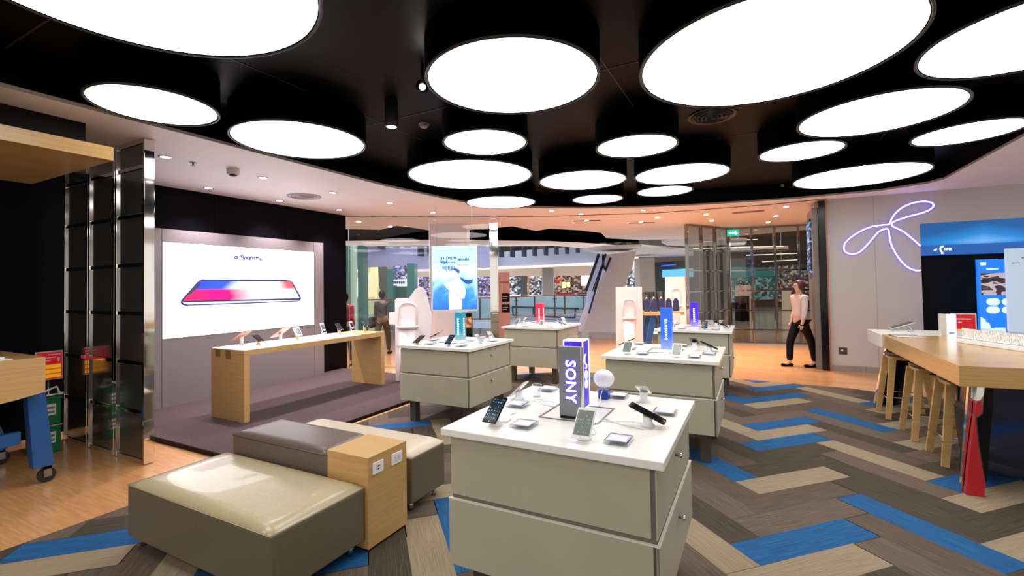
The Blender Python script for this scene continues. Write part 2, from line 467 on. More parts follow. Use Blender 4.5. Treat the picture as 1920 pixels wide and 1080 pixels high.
# faint panel seams in the black ceiling
m_ = MB()
for y in (1.2, 3.6, 6.0): m_.box(-4.6, 2.4, y, y + .012, ZB - .004, ZB - .001)
for x in (-3.4, -1.0, 1.4): m_.box(x, x + .012, -2, 8.5, ZB - .004, ZB - .001)
struct(m_.build('ceiling_seams', mat('seam_brown', (.03, .018, .008), .5)))
# dark groove of the lease line in the ceiling
LEASE = [(-7.25, 6.60), (-5.9, 7.55), (-4.78, 8.33), (-3.6, 9.0), (-1.8, 9.75), (.2, 9.93), (1.17, 9.80)]
m_ = MB()
for a, b in zip(LEASE, LEASE[1:]): m_.bar((*a, ZC - .004), (*b, ZC - .004), .03, .012)
struct(m_.build('trim_2', mat('groove', (.10, .06, .05), .5)))
# --- walls
struct(MB().box(-7.30, -7.15, -3.6, 6.6, 0, ZC).build('wall_left', BLACKW))
m_ = MB()
for y in (2.9, 4.1, 5.3): m_.box(-7.149, -7.146, y, y + .008, 2.47, ZC)
struct(m_.build('trim_3', BLACK))
#struct(MB().box(-7.3, 6.0, -3.75, -3.6, 0, ZC + .3).build('wall_back', mat('back_wall', (.30, .28, .27), .6)))
#struct(MB().box(6.0, 6.15, -3.75, 10.1, 0, ZC + .3).build('wall_side', mat('side_wall', (.32, .29, .28), .6)))
struct(MB().box(1.17, 2.462, 9.965, 10.10, 0, ZC).build('wall_right', WALLW))
struct(MB().box(2.462, 6.0, 9.965, 10.10, 2.52, ZC).build('wall_right_top', WALLW))
struct(MB().box(2.462, 6.0, 10.10, 10.20, 0, 2.6).build('wall_right_niche', BLACK))
m_ = MB(); m_.box(1.172, 1.66, 9.945, 9.965, 0, .10); m_.box(1.668, 2.46, 9.945, 9.965, 0, .10)
struct(m_.build('baseboard_right', SKIRT))
struct(MB().box(1.853, 1.857, 9.962, 9.9655, .1, ZC).build('trim_4', mat('wall_seam', (.3, .27, .26), .5)))
# edge trim of the entrance: orange-brown strip, black jamb, grey leaf
struct(MB().box(1.15, 1.172, 9.90, 9.97, 0, ZC).build('trim_5', mat('copper_edge', (.35, .14, .07), .35)))
struct(MB().box(1.05, 1.148, 9.93, 10.5, 0, ZC - .02).build('door_1', BLACKG))
struct(MB().box(.96, 1.045, 10.0, 10.9, 0, 2.93).build('door_2', mat('grey_jamb', (.19, .165, .155), .3)))

# grey display wall panel and lit screen
t = thing('media_wall', 'large grey media wall panel framing the lit phone advert on the left', 'display wall', (-7.15, 4.5, .055))
XS = -7.02
m_ = MB(); m_.box(-7.145, XS, 2.72, 3.318, .056, 2.45); m_.box(-7.145, XS, 3.324, 5.735, .056, .965); m_.box(-7.145, XS, 3.324, 5.735, 2.275, 2.45); m_.box(-7.145, XS, 5.741, 5.945, .056, 2.45)
m_.build('panel', PANELG, t, shift=t.location)
def screen_mat():
    m = mat('advert_white', (.02, .02, .02), .2, emit=(1, .97, 1), es=3.2)
    return m
scr = MB().box(-7.14, XS + .004, 3.330, 5.729, .972, 2.268).build('lightbox', screen_mat(), t, shift=t.location)
MB().box(-7.145, XS + .001, 3.324, 5.735, .965, 2.275).build('lightbox_frame', mat('frame_violet', (.12, .10, .2), .3), t, shift=t.location)
def sp(px, py, e=.006): p = at_x(px, py, XS + e); return p
def zoomA(x, y): return (280 + x / 4.5, 420 + y / 4.5)
body = [(270, 640), (262, 660), (270, 680), (300, 690), (420, 688), (1240, 657), (1270, 648), (1282, 630), (1275, 608), (1215, 500), (1195, 478), (1150, 470), (445, 466), (418, 476), (395, 500)]
e_ = .0065
m_ = MB(); m_.poly3([sp(*zoomA(*q), e_) for q in body], (.001, 0, 0)); m_.build('pictured_phone', emis('advert_navy', (.01, .015, .14), 1.0), scr, shift=t.location)
m_ = MB(); m_.poly3([sp(*zoomA(*q), e_ + .002) for q in ((280, 655), (290, 672), (330, 680), (1245, 648), (1262, 636), (1255, 640), (300, 660))], (.001, 0, 0)); m_.build('pictured_phone_edge', emis('advert_pale', (.85, .9, 1), 1.0), scr, shift=t.location)
def grad_mat():
    m = mat('advert_gradient', (0, 0, 0), .3)
    b = m.node_tree.nodes['Principled BSDF']
    tc = nd(m, 'ShaderNodeTexCoord'); sx = nd(m, 'ShaderNodeSeparateXYZ')
    ln(m, tc.outputs['UV'], sx.inputs[0])
    n = nd(m, 'ShaderNodeTexNoise'); n.inputs['Scale'].default_value = 1.6; n.inputs['Detail'].default_value = 0
    ln(m, tc.outputs['UV'], n.inputs['Vector'])
    ad = nd(m, 'ShaderNodeMath', operation='MULTIPLY_ADD'); ad.inputs[1].default_value = .15
    ln(m, n.outputs['Fac'], ad.inputs[0]); ln(m, sx.outputs[0], ad.inputs[2])
    top = ramp(m, [(.0, (.02, .06, .75)), (.38, (.04, .12, .95)), (.50, (.9, .95, 1)), (.88, (1, 1, 1)), (1.0, (.95, .12, .15))], ad.outputs[0])
    bot = ramp(m, [(.0, (1, .02, .10)), (.3, (1, .0, .25)), (.45, (.95, .0, .22)), (.72, (1, 1, 1)), (1.0, (1, 1, 1))], ad.outputs[0])
    st = nd(m, 'ShaderNodeMapRange'); st.inputs[1].default_value = .52; st.inputs[2].default_value = .62
    ln(m, sx.outputs[1], st.inputs[0])
    mx = nd(m, 'ShaderNodeMix', data_type='RGBA'); ln(m, st.outputs[0], mx.inputs['Factor']); ln(m, bot.outputs[0], mx.inputs[6]); ln(m, top.outputs[0], mx.inputs[7])
    ln(m, mx.outputs[2], b.inputs['Emission Color']); b.inputs['Emission Strength'].default_value = 1.0
    return m
def uv_poly(name, quads, mtl, parent, shift):
    bm = bmesh.new(); l = bm.loops.layers.uv.new('UVMap')
    for pts, uvs in quads:
        f = bm.faces.new([bm.verts.new(Vector(p) - Vector(shift)) for p in pts])
        for lp, q in zip(f.loops, uvs): lp[l].uv = q
    me = bpy.data.meshes.new(name); bm.to_mesh(me); bm.free(); me.materials.append(mtl)
    o = bpy.data.objects.new(name, me); C.objects.link(o); o.parent = parent; return o
ql = []; NX = 24
for i in range(NX):
    qs = []
    for tt in (i / NX, (i + 1) / NX):
        bl = Vector((285 + (1268 - 285) * tt, 650 - 24 * tt)); tl = Vector((425 + (1195 - 425) * tt, 480 + 4 * tt)); qs.append((bl, tl, tt))
    NY = 8
    for j in range(NY):
        s0, s1 = j / NY, (j + 1) / NY
        P4 = [(qs[0], s0), (qs[1], s0), (qs[1], s1), (qs[0], s1)]
        ql.append(([sp(*zoomA(*(q[0].lerp(q[1], s_))), e_ + .004) for q, s_ in P4], [(q[2], s_) for q, s_ in P4]))
uv_poly('pictured_phone_screen', ql, grad_mat(), scr, t.location)
m_ = MB(); m_.poly3([sp(*zoomA(*q), e_ + .0055) for q in ((425, 498), (432, 510), (350, 592), (325, 596), (322, 588), (400, 508))], (.001, 0, 0)); m_.build('pictured_notch', emis('advert_navy2', (.03, .03, .10), 1.0), scr, shift=t.location)
# the small blue lettering above the pictured phone: a dot and a row of looped glyphs
m_ = MB(); NV = emis('advert_blue_text', (.03, .07, .38), 1.0)
def zr(cx, cyy, rx, ry, a0=0, a1=2 * PI, r=.011, n=14):
    m_.tube([sp(*zoomA(cx + rx * math.cos(a0 + (a1 - a0) * i / n), cyy + ry * math.sin(a0 + (a1 - a0) * i / n)), .009) for i in range(n + 1)], r, 5)
zr(732, 283, 11, 12, r=.013)
zr(759, 283, 3, 12, r=.004, n=6); zr(782, 270, 9, 9); zr(790, 292, 6, 10, -PI / 2, PI / 2)
for cx in (812, 862, 893):
    zr(cx, 290, 9, 14, PI, 2 * PI)
    m_.tube([sp(*zoomA(cx - 9, 290), .009), sp(*zoomA(cx - 9, 304), .009)], .006, 5); m_.tube([sp(*zoomA(cx + 9, 290), .009), sp(*zoomA(cx + 9, 304), .009)], .006, 5)
zr(840, 288, 10, 12); m_.tube([sp(*zoomA(850, 284), .009), sp(*zoomA(850, 308), .009)], .006, 5)
zr(915, 284, 4, 4, n=6); m_.tube([sp(*zoomA(930, 300), .009), sp(*zoomA(950, 278), .009)], .006, 5); zr(940, 296, 8, 8, 0, PI)
m_.build('advert_lettering', NV, scr, shift=t.location)

# ================================================================== CEILING LIGHTS AND FITTINGS
DISCS = [  # x, y, r, label
 (-2.447, 1.033, .78, 'huge round ceiling light cut off by the top left of the picture'),
 (-4.118, 1.902, .411, 'small round ceiling light at far left beside the white soffit edge'),
 (-3.908, 3.047, .593, 'medium round ceiling light with visible black drum, left, above the security camera'),
 (-1.484, 2.897, .592, 'medium round ceiling light at top centre beside the starry spotlight'),
 (-2.375, 4.009, .410, 'small round ceiling light directly below the top centre one'),
 (-3.257, 5.108, .79, 'large round ceiling light low in the centre behind a smaller one'),
 (-3.862, 7.018, .585, 'thin oval looking ceiling light at the corner of the recess above the glass'),
 (-2.091, 6.166, .587, 'medium round ceiling light in centre, right of the largest central one'),
 (-1.067, 4.929, .405, 'small round ceiling light right of centre below the giant right one'),
 (-.831, 6.518, .586, 'medium round ceiling light just above the smallest far right of centre one'),
 (-2.323, 7.631, .410, 'small far round ceiling light at the back edge of the recess, centre'),
 (-1.215, 7.552, .407, 'small far round ceiling light tucked beneath a medium one, right of centre'),
 (.115, 3.429, .79, 'giant round ceiling light cut off by the top right of centre'),
 (.496, 6.086, .406, 'small round ceiling light at right between two much larger ones'),
 (.995, 5.097, .586, 'long oval looking ceiling light at right, under the gap of two giants'),
 (1.328, 7.994, .775, 'large flat looking ceiling light at right nearest the neon wall'),
 (1.917, 6.189, .42, 'ceiling light at right edge beside the angled corner of the soffit'),
 (1.600, 3.917, .595, 'ceiling light cut off by the top right corner of the picture'),
]
RIMB = mat('disc_drum_black', (.0008, .0008, .0008), .5, spec=.04)
RIML = mat('disc_rim_olive', (.03, .03, .026), .4, spec=.4)
for i, (x, y, r, lab) in enumerate(DISCS):
    t = thing('disc_ceiling_light', lab, 'ceiling light', (x, y, 3.05), group='round drum lights in the black ceiling')
    m_ = MB(); m_.lathe([(r + .02, .27), (r + .02, .004)], n=64, cap=False)
    m_.build('drum', RIMB, t)
    MB().lathe([(r + .021, .006), (r + .021, -.008), (r + .008, -.01), (r + .004, -.004)], n=64, cap=False).build('rim', RIML, t)
    MB().lathe([(r + .005, -.003), (r - .003, -.003), (r - .003, .006)], n=64, cap=False).build('gasket', RIMB, t)
    m_ = MB(); vs_ = [m_.b.verts.new((r * math.cos(-2 * PI * k / 64), r * math.sin(-2 * PI * k / 64), 0)) for k in range(64)]; m_.b.faces.new(vs_)
    m_.build('diffuser', DISC, t, normals=False)
DL = [(310, 294, 'nearest the mirrored partition'), (391, 352, 'left, close to the black wall'), (493, 333, 'right of the dome camera'), (524, 376, 'close to the wall left of the round vent'),
      (624, 361, 'right of the round vent'), (636, 393, 'above the end of the black wall'), (731, 381, 'over the display window'), (812, 398, 'before the pale pillar'),
      (1034, 395, 'over the shop opening, left of centre'), (1089, 401, 'just outside the lease line'), (1206, 394, 'over the middle of the shop opening'), (1324, 402, 'outside, right of the middle'),
      (1474, 388, 'near the black entrance jamb'), (1455, 405, 'outside, near the jamb'), (1440, 417, 'furthest out near the jamb'), (1334, 414, 'above the green exit sign'), (1233, 408, 'outside, beyond the middle of the opening'),
      (673, 416, 'seen through the left window pane'), (732, 425, 'seen through the window, second'), (1100, 413, 'beside a slot in the walkway ceiling'), (1202, 416, 'beside the second slot in the walkway ceiling')]
t0 = None
for i, (px, py, lab) in enumerate(DL):
    p = at_z(px, py, ZC - .001)
    if t0 is None:
        t = t0 = thing('downlight', '', 'downlight', (p.x, p.y, ZC - .001))
        MB().lathe([(.062, 0), (.062, -.006), (.048, -.008), (.046, 0)], n=24, cap=False).build('trim_ring', SCRW, t)
        MB().lathe([(.0455, -.002), (.0455, -.005)], n=20).build('lens', DLENS, t)
    else:
        t = copy_tree(t0); t.location = (p.x, p.y, ZC - .001)
    t['label'] = 'small bright recessed downlight ' + lab; t['group'] = 'downlights in the white ceiling'
    ld = bpy.data.lights.new('downlight_beam', 'SPOT'); ld.energy = SPOT_W; ld.spot_size = 1.75; ld.spot_blend = .7; ld.shadow_soft_size = .045
    left = p.x < -4.9 and p.y < 7
    ld.color = (.98, .86, 1.0) if left else (1.0, .66, .44)
    ld.energy = SPOT_W * (.75 if left else 1.25)
    lo = bpy.data.objects.new('downlight_beam', ld); C.objects.link(lo); lo.parent = t; lo.location = (0, 0, -.02)
# cylinder spotlight, star spotlight
p = at_z(734, 238, 3.08)
t = thing('cylinder_spotlight', 'black cylinder spotlight hanging from the black ceiling left of centre', 'spotlight', (p.x, p.y, 3.08))
MB().lathe([(.055, 0), (.06, .01), (.06, ZB - 3.08)], n=28, cap=True).build('housing', mat('spot_black', (.02, .02, .022), .4), t)
MB().lathe([(.04, -.004), (.045, -.001)], n=20).build('lens', emis('spot_lens_dim', (1, .8, .75), 3.0), t)
p = at_z(792, 163, 3.14)
t = thing('star_spotlight', 'bright starry spotlight beside the top centre disc light', 'spotlight', (p.x, p.y, 3.14))
ax = (EYE - Vector((p.x, p.y, 3.14))).normalized(); ax.z *= 1.2
MB().lathe([(.028, 0), (.05, -.02), (.05, -.10)], n=20, axis=ax, origin=-ax * .0).build('housing', BLACK, t)
MB().lathe([(.024, .002), (.024, .005)], n=20, axis=ax).build('lens', emis('spot_lens', (1, .97, .93), 60.0), t)
MB().tube([(0, 0, .02), (0, 0, ZB - 3.14)], .012).build('stem', BLACK, t)
# smoke detectors and sprinklers
def detector(px, py, z, lab, m=WPL, r=.05):
    p = at_z(px, py, z)
    t = thing('smoke_detector', lab, 'smoke detector', (p.x, p.y, z), group='ceiling detectors')
    MB().lathe([(r, ZB - z if z > 3.06 else 0), (r, ZB - z - .012 if z > 3.06 else -.012)], n=20).build('base', m, t)
    zz = (ZB - z if z > 3.06 else 0)
    MB().lathe([(r * .5, zz - .045), (r * .75, zz - .035), (r * .8, zz - .012)], n=20).build('sensor', m, t)
detector(795, 237, ZB - .03, 'round smoke detector on the black ceiling right of the cylinder spotlight', mat('detector_grey', (.35, .34, .33), .5), .055)
detector(636, 231, ZB - .05, 'small smoke detector by the drum of the left ceiling light', mat('detector_grey', (.35, .34, .33), .5), .03)
detector(1217, 303, ZB - .03, 'smoke detector between two lights right of centre', mat('detector_grey', (.35, .34, .33), .5), .045)
detector(1467, 349, ZB - .03, 'little sprinkler head left of the large flat light', mat('detector_grey', (.35, .34, .33), .5), .03)
p = at_z(362, 305, ZC)
t = thing('sprinkler', 'dark sprinkler head on white soffit left of dome camera', 'sprinkler', (p.x, p.y, ZC))
MB().lathe([(.04, 0), (.036, -.006)], n=18).build('rose', STEEL, t)
MB().lathe([(.008, -.004), (.01, -.03), (.026, -.034), (.026, -.037)], n=14).build('head', STEEL, t)
p = at_z(437, 317, ZC)
t = thing('dome_camera', 'white security dome camera on the soffit at left', 'security camera', (p.x, p.y, ZC))
MB().lathe([(.068, 0), (.07, -.008), (.066, -.062), (.056, -.072)], n=28).build('housing', mat('camera_beige', (.62, .55, .5), .4), t)
MB().sphere((0, 0, -.066), .045, (1, 1, .62)).build('dome', BLACKG, t)
def vent(px, py, z, r, lab, m, n=4):
    p = at_z(px, py, z)
    t = thing('round_vent', lab, 'air vent', (p.x, p.y, z))
    MB().lathe([(r, 0), (r * .98, -.012), (r * .86, -.004), (r * .84, 0)], n=40, cap=False).build('rim', m, t)
    m_ = MB()
    for k in range(n):
        rr = r * (.78 - .17 * k); m_.lathe([(rr, -.001), (rr * .98, -.02 - .006 * k), (rr - r * .05, -.001)], n=36, cap=False)
    m_.build('cone', m, t)
vent(570, 368, ZC - .002, .25, 'round white air diffuser in the left soffit', mat('vent_grey', (.50, .46, .46), .4))
vent(1335, 217, ZB - .003, .24, 'round black air diffuser in the black ceiling under the giant light', mat('vent_black', (.03, .024, .02), .4))
m_ = MB(); p = at_z(1403, 397, ZC - .002); m_.box(-.3, .3, -.06, .06, -.01, 0)
for k in range(6): m_.box(-.28, .28, -.05 + k * .018, -.043 + k * .018, -.016, -.01)
tag(m_.build('slot_vent', mat('vent_tan', (.42, .30, .26), .5), loc=p), 'thin rectangular slot vent in the walkway ceiling near the entrance', 'air vent')
for (px, py, lab) in ((1100, 414, 'left'), (1203, 418, 'right')):
    p = at_z(px, py, ZC - .002)
    tag(MB().box(-.30, .30, -.035, .035, -.006, 0).build('ceiling_slot', BLACK, loc=p, rz=.45), lab + ' dark slot in the walkway ceiling holding a downlight', 'ceiling slot')

# ================================================================== DISPLAY TABLES
def make_table(label, dx=1.04, dy=1.04):
    t = thing('display_table', label, 'display table', (0, 0, 0), group='square white topped display tables')
    hx, hy = dx / 2, dy / 2
    MB().box(-hx, hx, -hy, hy, .885, .92, .004).build('top', WHITE, t)
    i = .022
    MB().box(-hx + .04, hx - .04, -hy + .04, hy - .04, .275, .884).build('carcass', BEIGE_D, t)
    for nm, z0, z1, e in (('drawer', .602, .872, 0), ('drawer', .27, .580, .008)):
        m_ = MB(); g = .012 + i - e
        m_.box(-hx + g, hx - g - .026, -hy + g, -hy + .041, z0, z1, .002)
        m_.box(-hx + g + .026, hx - g, hy - .041, hy - g, z0, z1, .002)
        m_.box(hx - .041, hx - g, -hy + g, hy - g - .026, z0, z1, .002)
        m_.box(-hx + g, -hx + .041, -hy + g + .0015, hy - g, z0, z1, .002)
        m_.box(hx - .0405, hx - g - .0265 + .026, -hy + g - .0, -hy + .0405, z0, z1)
        d = m_.build('drawer', BEIGE, t)
        zk = z1 - .05
        MB().lathe([(.007, 0), (.007, .016), (.013, .018), (.014, .028), (.010, .032)], n=16, axis=(1, 0, 0), origin=(hx - g, -.02, zk - .04)).build('knob', SCRW, d)
        if nm and z0 > .59: MB().lathe([(.010, 0), (.010, .006)], n=16, axis=(1, 0, 0), origin=(hx - g, -.02, zk + .02)).build('lock', SCRW, d)
        if z0 < .5:
            m_ = MB(); m_.box(-hx + g, hx - g, -hy + g - .001, -hy + g + .012, z1 - .001, z1 + .005); m_.box(hx - g - .012, hx - g + .001, -hy + g, hy - g, z1 - .001, z1 + .005); m_.build('top_edge', mat('edge_highlight', (.75, .70, .58), .4), d)  # pale strips paint the highlight along the lower drawer's top edge
    for sx in (-1, 1):
        for sy in (-1, 1):
            MB().box(sx * (hx - .14) - .042, sx * (hx - .14) + .042, sy * (hy - .16) - .042, sy * (hy - .16) + .042, .005, .27, .003).build('leg', LEGM, t)
    return t
TABLES = [  # centre x, y, description
 (-.842, 2.352, 'nearest display table', 'nearest square display table, white top over beige drawers, with the grey and blue tower'),
 (-3.285, 4.79, 'left middle display table', 'square display table left of centre below the hanging blue poster'),
 (-3.28, 7.37, 'red tower display table', 'square display table at the back carrying the red lit tower'),
 (-.805, 4.87, 'right middle display table', 'square display table right of centre, carrying the bright blue lit tower'),
 (-.81, 7.60, 'violet tower display table', 'square display table at back right, carrying the violet lit tower'),
]
tb0 = make_table(TABLES[0][3]); tb0.location = (TABLES[0][0], TABLES[0][1], 0)
for x, y, _, lab in TABLES[1:]: clone(tb0, (x, y, 0), 0, lab)

# ---- phones on stands
SCR_PHONE = {}
def screen_pattern(name, base, cols, scale=38):
    m = mat(name, base, .12)
    b = m.node_tree.nodes['Principled BSDF']
    tc = nd(m, 'ShaderNodeTexCoord'); mp = nd(m, 'ShaderNodeMapping'); mp.inputs['Location'].default_value = (.3, .1, 0)
    ln(m, tc.outputs['Object'], mp.inputs[0])
    v = nd(m, 'ShaderNodeTexVoronoi'); v.inputs['Scale'].default_value = scale; v.inputs['Randomness'].default_value = .35
    ln(m, mp.outputs[0], v.inputs['Vector'])
    r = ramp(m, [(0, cols[0]), (.26, cols[1]), (.34, base), (1, base)], v.outputs['Distance'])
    ln(m, r.outputs[0], b.inputs['Emission Color']); b.inputs['Emission Strength'].default_value = .8
    return m
S_BLACK = screen_pattern('screen_dark_icons', (.010, .014, .018), ((.35, .65, .9), (.10, .32, .55)), 70)
S_GREY = screen_pattern('screen_grey_clock', (.10, .115, .10), ((.45, .6, .68), (.16, .19, .18)), 75)
S_OFF = mat('screen_off', (.01, .01, .012), .06)
def make_phone(label, pw=.078, ph=.155, body=BLACKG, scr=S_BLACK, tilt=38, lift=.075, stand=WPL, name='display_phone', cat='smartphone', group='smartphones on display stands', cable=True, camera_lens=False):
    t = thing(name, label, cat, (0, 0, 0), group=group)
    MB().lathe([(.033, 0), (.033, .004), (.025, .012), (.021, .022), (.024, lift - .012)], n=24).build('stand', stand, t)
    a = math.radians(tilt)
    u = Vector((0, math.cos(a), math.sin(a))); n = Vector((0, -math.sin(a), math.cos(a))); c = Vector((0, 0, lift))
    MB().obox(c, (1, 0, 0), u, n, pw / 2, ph / 2, .004, .003).build('body', body, t)
    # screen slightly proud
    MB().obox(c + n * .0045, (1, 0, 0), u, n, pw / 2 - .006, ph / 2 - .017, .0006).build('screen', scr, t)
    MB().lathe([(.004, 0), (.004, .001)], n=12, axis=n, origin=c + n * .004 - u * (ph / 2 - .007)).build('home_button', TIN, t)
    if cable:
        pts = [(.0, .024, .008), (.03, .06, .004), (.02, .12, .004), (-.02, .18, .004), (-.01, .23, .004)]
        MB().tube(pts, .0028, 6).build('cable', WPL, t)
    return t
def make_card(label, w_=.105, d_=.115):
    t = thing('price_block', label, 'price block', (0, 0, 0), group='clear acrylic price blocks')
    MB().box(-w_ / 2, w_ / 2, -d_ / 2, d_ / 2, 0, .016, .0015).build('acrylic_block', ACRYL, t)
    m_ = MB(); m_.box(-w_ / 2 + .008, w_ / 2 - .008, -d_ / 2 + .01, d_ / 2 - .012, .0165, .0172)
    c = m_.build('card', mat('card_lilac', (.55, .57, .75), .4), t)
    m_ = MB(); m_.box(-w_ / 2 + .016, w_ / 2 - .016, -d_ / 2 + .02, d_ / 2 - .034, .0174, .0178)
    m_.build('card_centre', mat('card_white', (.78, .8, .86), .4), c)
    m_ = MB(); m_.box(-w_ / 2 + .006, w_ / 2 - .006, d_ / 2 - .010, d_ / 2 - .004, .0165, .018); m_.build('clip_bar', mat('card_navy', (.07, .06, .12), .4), t)
    return t
BODYW = mat('phone_silver', (.72, .70, .66), .25, .3)
LAY = [  # local dx, dy, rz, kind
 ('P', -.30, -.37, 0, 'front left corner'), ('P', .158, -.38, 0, 'front, right of middle'), ('P', .372, -.075, PI / 2, 'right side'), ('P', .26, .375, PI, 'back right corner'), ('P', -.43, .145, -PI / 2, 'left side'),
 ('C', -.165, -.325, 0, 'front left'), ('C', .305, -.355, 0, 'front right corner'), ('C', .41, .175, PI / 2, 'right side'), ('C', .10, .43, PI, 'back middle'), ('C', -.36, .43, PI, 'back left corner'), ('C', -.365, .0, -PI / 2, 'left side')]
ph_black = make_phone('x'); ph_white = make_phone('x', pw=.084, ph=.165, body=WPL, scr=S_GREY, lift=.068); ph_tilt = make_phone('x', pw=.078, ph=.18, body=BLACKG, scr=S_OFF, tilt=24, lift=.06)
ph_tab = make_phone('x', pw=.07, ph=.12, body=BODYW, scr=S_GREY, tilt=28, lift=.07)
ph_small = make_phone('x', pw=.07, ph=.14, body=BODYW, scr=S_BLACK, tilt=42, lift=.06)
card0 = make_card('x')
usedp = set()
def place(proto, loc, rz, label):
    if proto.name not in usedp:
        usedp.add(proto.name); proto.location = loc; proto.rotation_euler = (0, 0, rz); proto['label'] = label; return proto
    return clone(proto, loc, rz, label)
KIND = {0: [ph_black, ph_white, ph_tilt, ph_tab, ph_small], 1: [ph_tilt, ph_black, ph_small, ph_small, ph_tilt], 2: [ph_white, ph_small, ph_tilt, ph_small, ph_small],
        3: [ph_white, ph_white, ph_tilt, ph_tilt, ph_tilt], 4: [ph_small, ph_black, ph_tilt, ph_tilt, ph_small]}
KN = {ph_black.name: 'black smartphone', ph_white.name: 'silver smartphone', ph_tilt.name: 'tilted black smartphone', ph_tab.name: 'small silver phone', ph_small.name: 'slim silver smartphone'}
for ti, (x, y, short, _) in enumerate(TABLES):
    pi = 0
    for kd, dx, dy, rz, where in LAY:
        ddx = dx; ddy = dy
        if ti == 3 and kd == 'P' and where == 'right side': ddy = .2
        if ti == 3 and kd == 'C' and where == 'right side': ddy = -.05; 
        if ti == 3 and where == 'back right corner': ddx = .22; ddy = .42
        if ti == 3 and where == 'right side' and kd == 'P': ddy = .12; ddx = .39
        if ti == 3 and where == 'right side' and kd == 'C': ddy = -.12
        if kd == 'P':
            pr_ = KIND[ti][pi]; pi += 1
            place(pr_, (x + ddx, y + ddy, .9202), rz + random.uniform(-.06, .06), '%s on white stand, %s of the %s' % (KN[pr_.name], where, short))
        else:
            place(card0, (x + ddx, y + ddy, .9202), rz, 'clear acrylic price block lying on the %s of the %s' % (where, short))

# ---- towers
def tower(x, y, w_, h, col, lab, words_front, words_side, z0=.9202, grad=True, s=1.3):
    t = thing('brand_tower', lab, 'display tower', (x, y, z0), group='lit brand towers')
    m = mat('tower_' + lab[:14], (.02, .02, .02), .2)
    b = m.node_tree.nodes['Principled BSDF']
    tc = nd(m, 'ShaderNodeTexCoord'); sx = nd(m, 'ShaderNodeSeparateXYZ'); ln(m, tc.outputs['Generated'], sx.inputs[0])
    hot = tuple(min(1, c * .8 + .22) for c in col)
    r = ramp(m, [(0, hot), (.35, tuple(min(1, c * 1.2) for c in col)), (1, col)], sx.outputs[2])
    ln(m, r.outputs[0], b.inputs['Emission Color']); b.inputs['Emission Strength'].default_value = s
    h2 = w_ / 2
    MB().box(-h2, h2, -h2, h2, .012, h, .002).build('light_box', m, t)
    MB().box(-h2 - .01, h2 + .01, -h2 - .01, h2 + .01, 0, .012).build('base', WPL, t)
    TXT = emis('tower_text_white', (.85, .93, 1), 1.8)
    if words_front:
        sz = w_ * .33
        mw = Matrix.Translation((0, -h2 - .001, h * .5)) @ Matrix.Rotation(PI / 2, 4, 'X') @ Matrix.Rotation(-PI / 2, 4, 'Z')
        MB().text(words_front, sz, mw, .002, spacing=1.5, bold=.0015).build('lettering', TXT, t)
    if words_side:
        sz = w_ * .33
        mw = Matrix.Translation((h2 + .001, 0, h * .5)) @ Matrix.Rotation(PI / 2, 4, 'Z') @ Matrix.Rotation(PI / 2, 4, 'X') @ Matrix.Rotation(-PI / 2, 4, 'Z')
        MB().text(words_side, sz, mw, .002, spacing=1.5, bold=.0015).build('lettering', TXT, t)
    return t
tower(-3.31, 4.90, .105, .36, (.0, .20, .28), 'teal lit tower with white lettering on the left middle display table', 'SAMSUNG', 'SAMSUNG', s=1.1)
tower(-3.33, 7.42, .115, .37, (.85, .0, .03), 'red lit tower on the back display table', 'HUAWEI', 'HUAWEI', s=1.2)
tower(-.805, 4.93, .105, .43, (.0, .085, .50), 'bright blue lit tower on the right middle display table', 'SAMSUNG', None, s=1.2)
tower(-.83, 7.60, .105, .38, (.03, .0, .60), 'violet blue lit tower on the back right display table', 'SAMSUNG', None, s=1.4)
# nearest tower: grey board in front of a blue box
t = thing('brand_tower', 'grey and royal blue lit tower on the nearest display table', 'display tower', (-.85, 2.35, .9202), group='lit brand towers')
BLB = emis('royal_blue_box', (.035, .0, .55), .9)
MB().box(-.09, .018, .05, .15, .01, .375, .001).build('blue_box', BLB, t)
m_ = MB()
for (a, b) in ((-.09, .05), (.018, .05), (.018, .15), (-.09, .15)): m_.box(a - .003, a + .003, b - .003, b + .003, .01, .376)
m_.box(-.092, .020, .048, .152, .372, .379); m_.box(-.092, .020, .048, .152, .008, .014)
m_.build('white_frame', emis('frame_glow', (.75, .8, 1), 1.3), t)
MB().box(-.055, .06, -.116, -.078, .012, .364, .002).build('grey_board', GREYB, t)
MB().box(.0605, .066, -.112, -.082, .012, .362).build('board_edge', SCRW, t)
MB().box(-.05, .05, -.12, -.075, 0, .012).build('foot', BLACKG, t)
mw = Matrix.Translation((.008, -.1185, .19)) @ Matrix.Rotation(PI / 2, 4, 'X') @ Matrix.Rotation(-PI / 2, 4, 'Z') @ Matrix.Diagonal((1.0, 1.0, 1, 1))
m_ = MB(); m_.text('SONY', .076, mw, .004, spacing=1.1, bold=.0010)
m_.build('lettering', emis('sony_glow', (.80, .80, 1), 3.0), t)
mwh = Matrix.Translation((.008, -.1163, .19)) @ Matrix.Rotation(PI / 2, 4, 'X') @ Matrix.Rotation(-PI / 2, 4, 'Z')
MB().text('SONY', .076, mwh, .001, spacing=1.1, bold=.0065).build('lettering_halo', emis('sony_halo', (.08, .03, .9), 1.2), t)
m_ = MB()   # looped mark on the blue side: a hook, then two ovals
def side(yy, zz): return (.0205, yy, zz)
m_.tube([side(.090, .30), side(.078, .285), side(.073, .262), side(.092, .245), side(.108, .24), side(.107, .225), side(.095, .22), side(.087, .226)], .0028, 6)
for zc in (.187, .137): m_.tube([side(.097 + .017 * math.cos(k * PI / 8), zc + .021 * math.sin(k * PI / 8)) for k in range(16)], .0028, 6, closed=True)
m_.build('lettering', emis('mark_glow', (.85, .9, 1), 2.0), t)
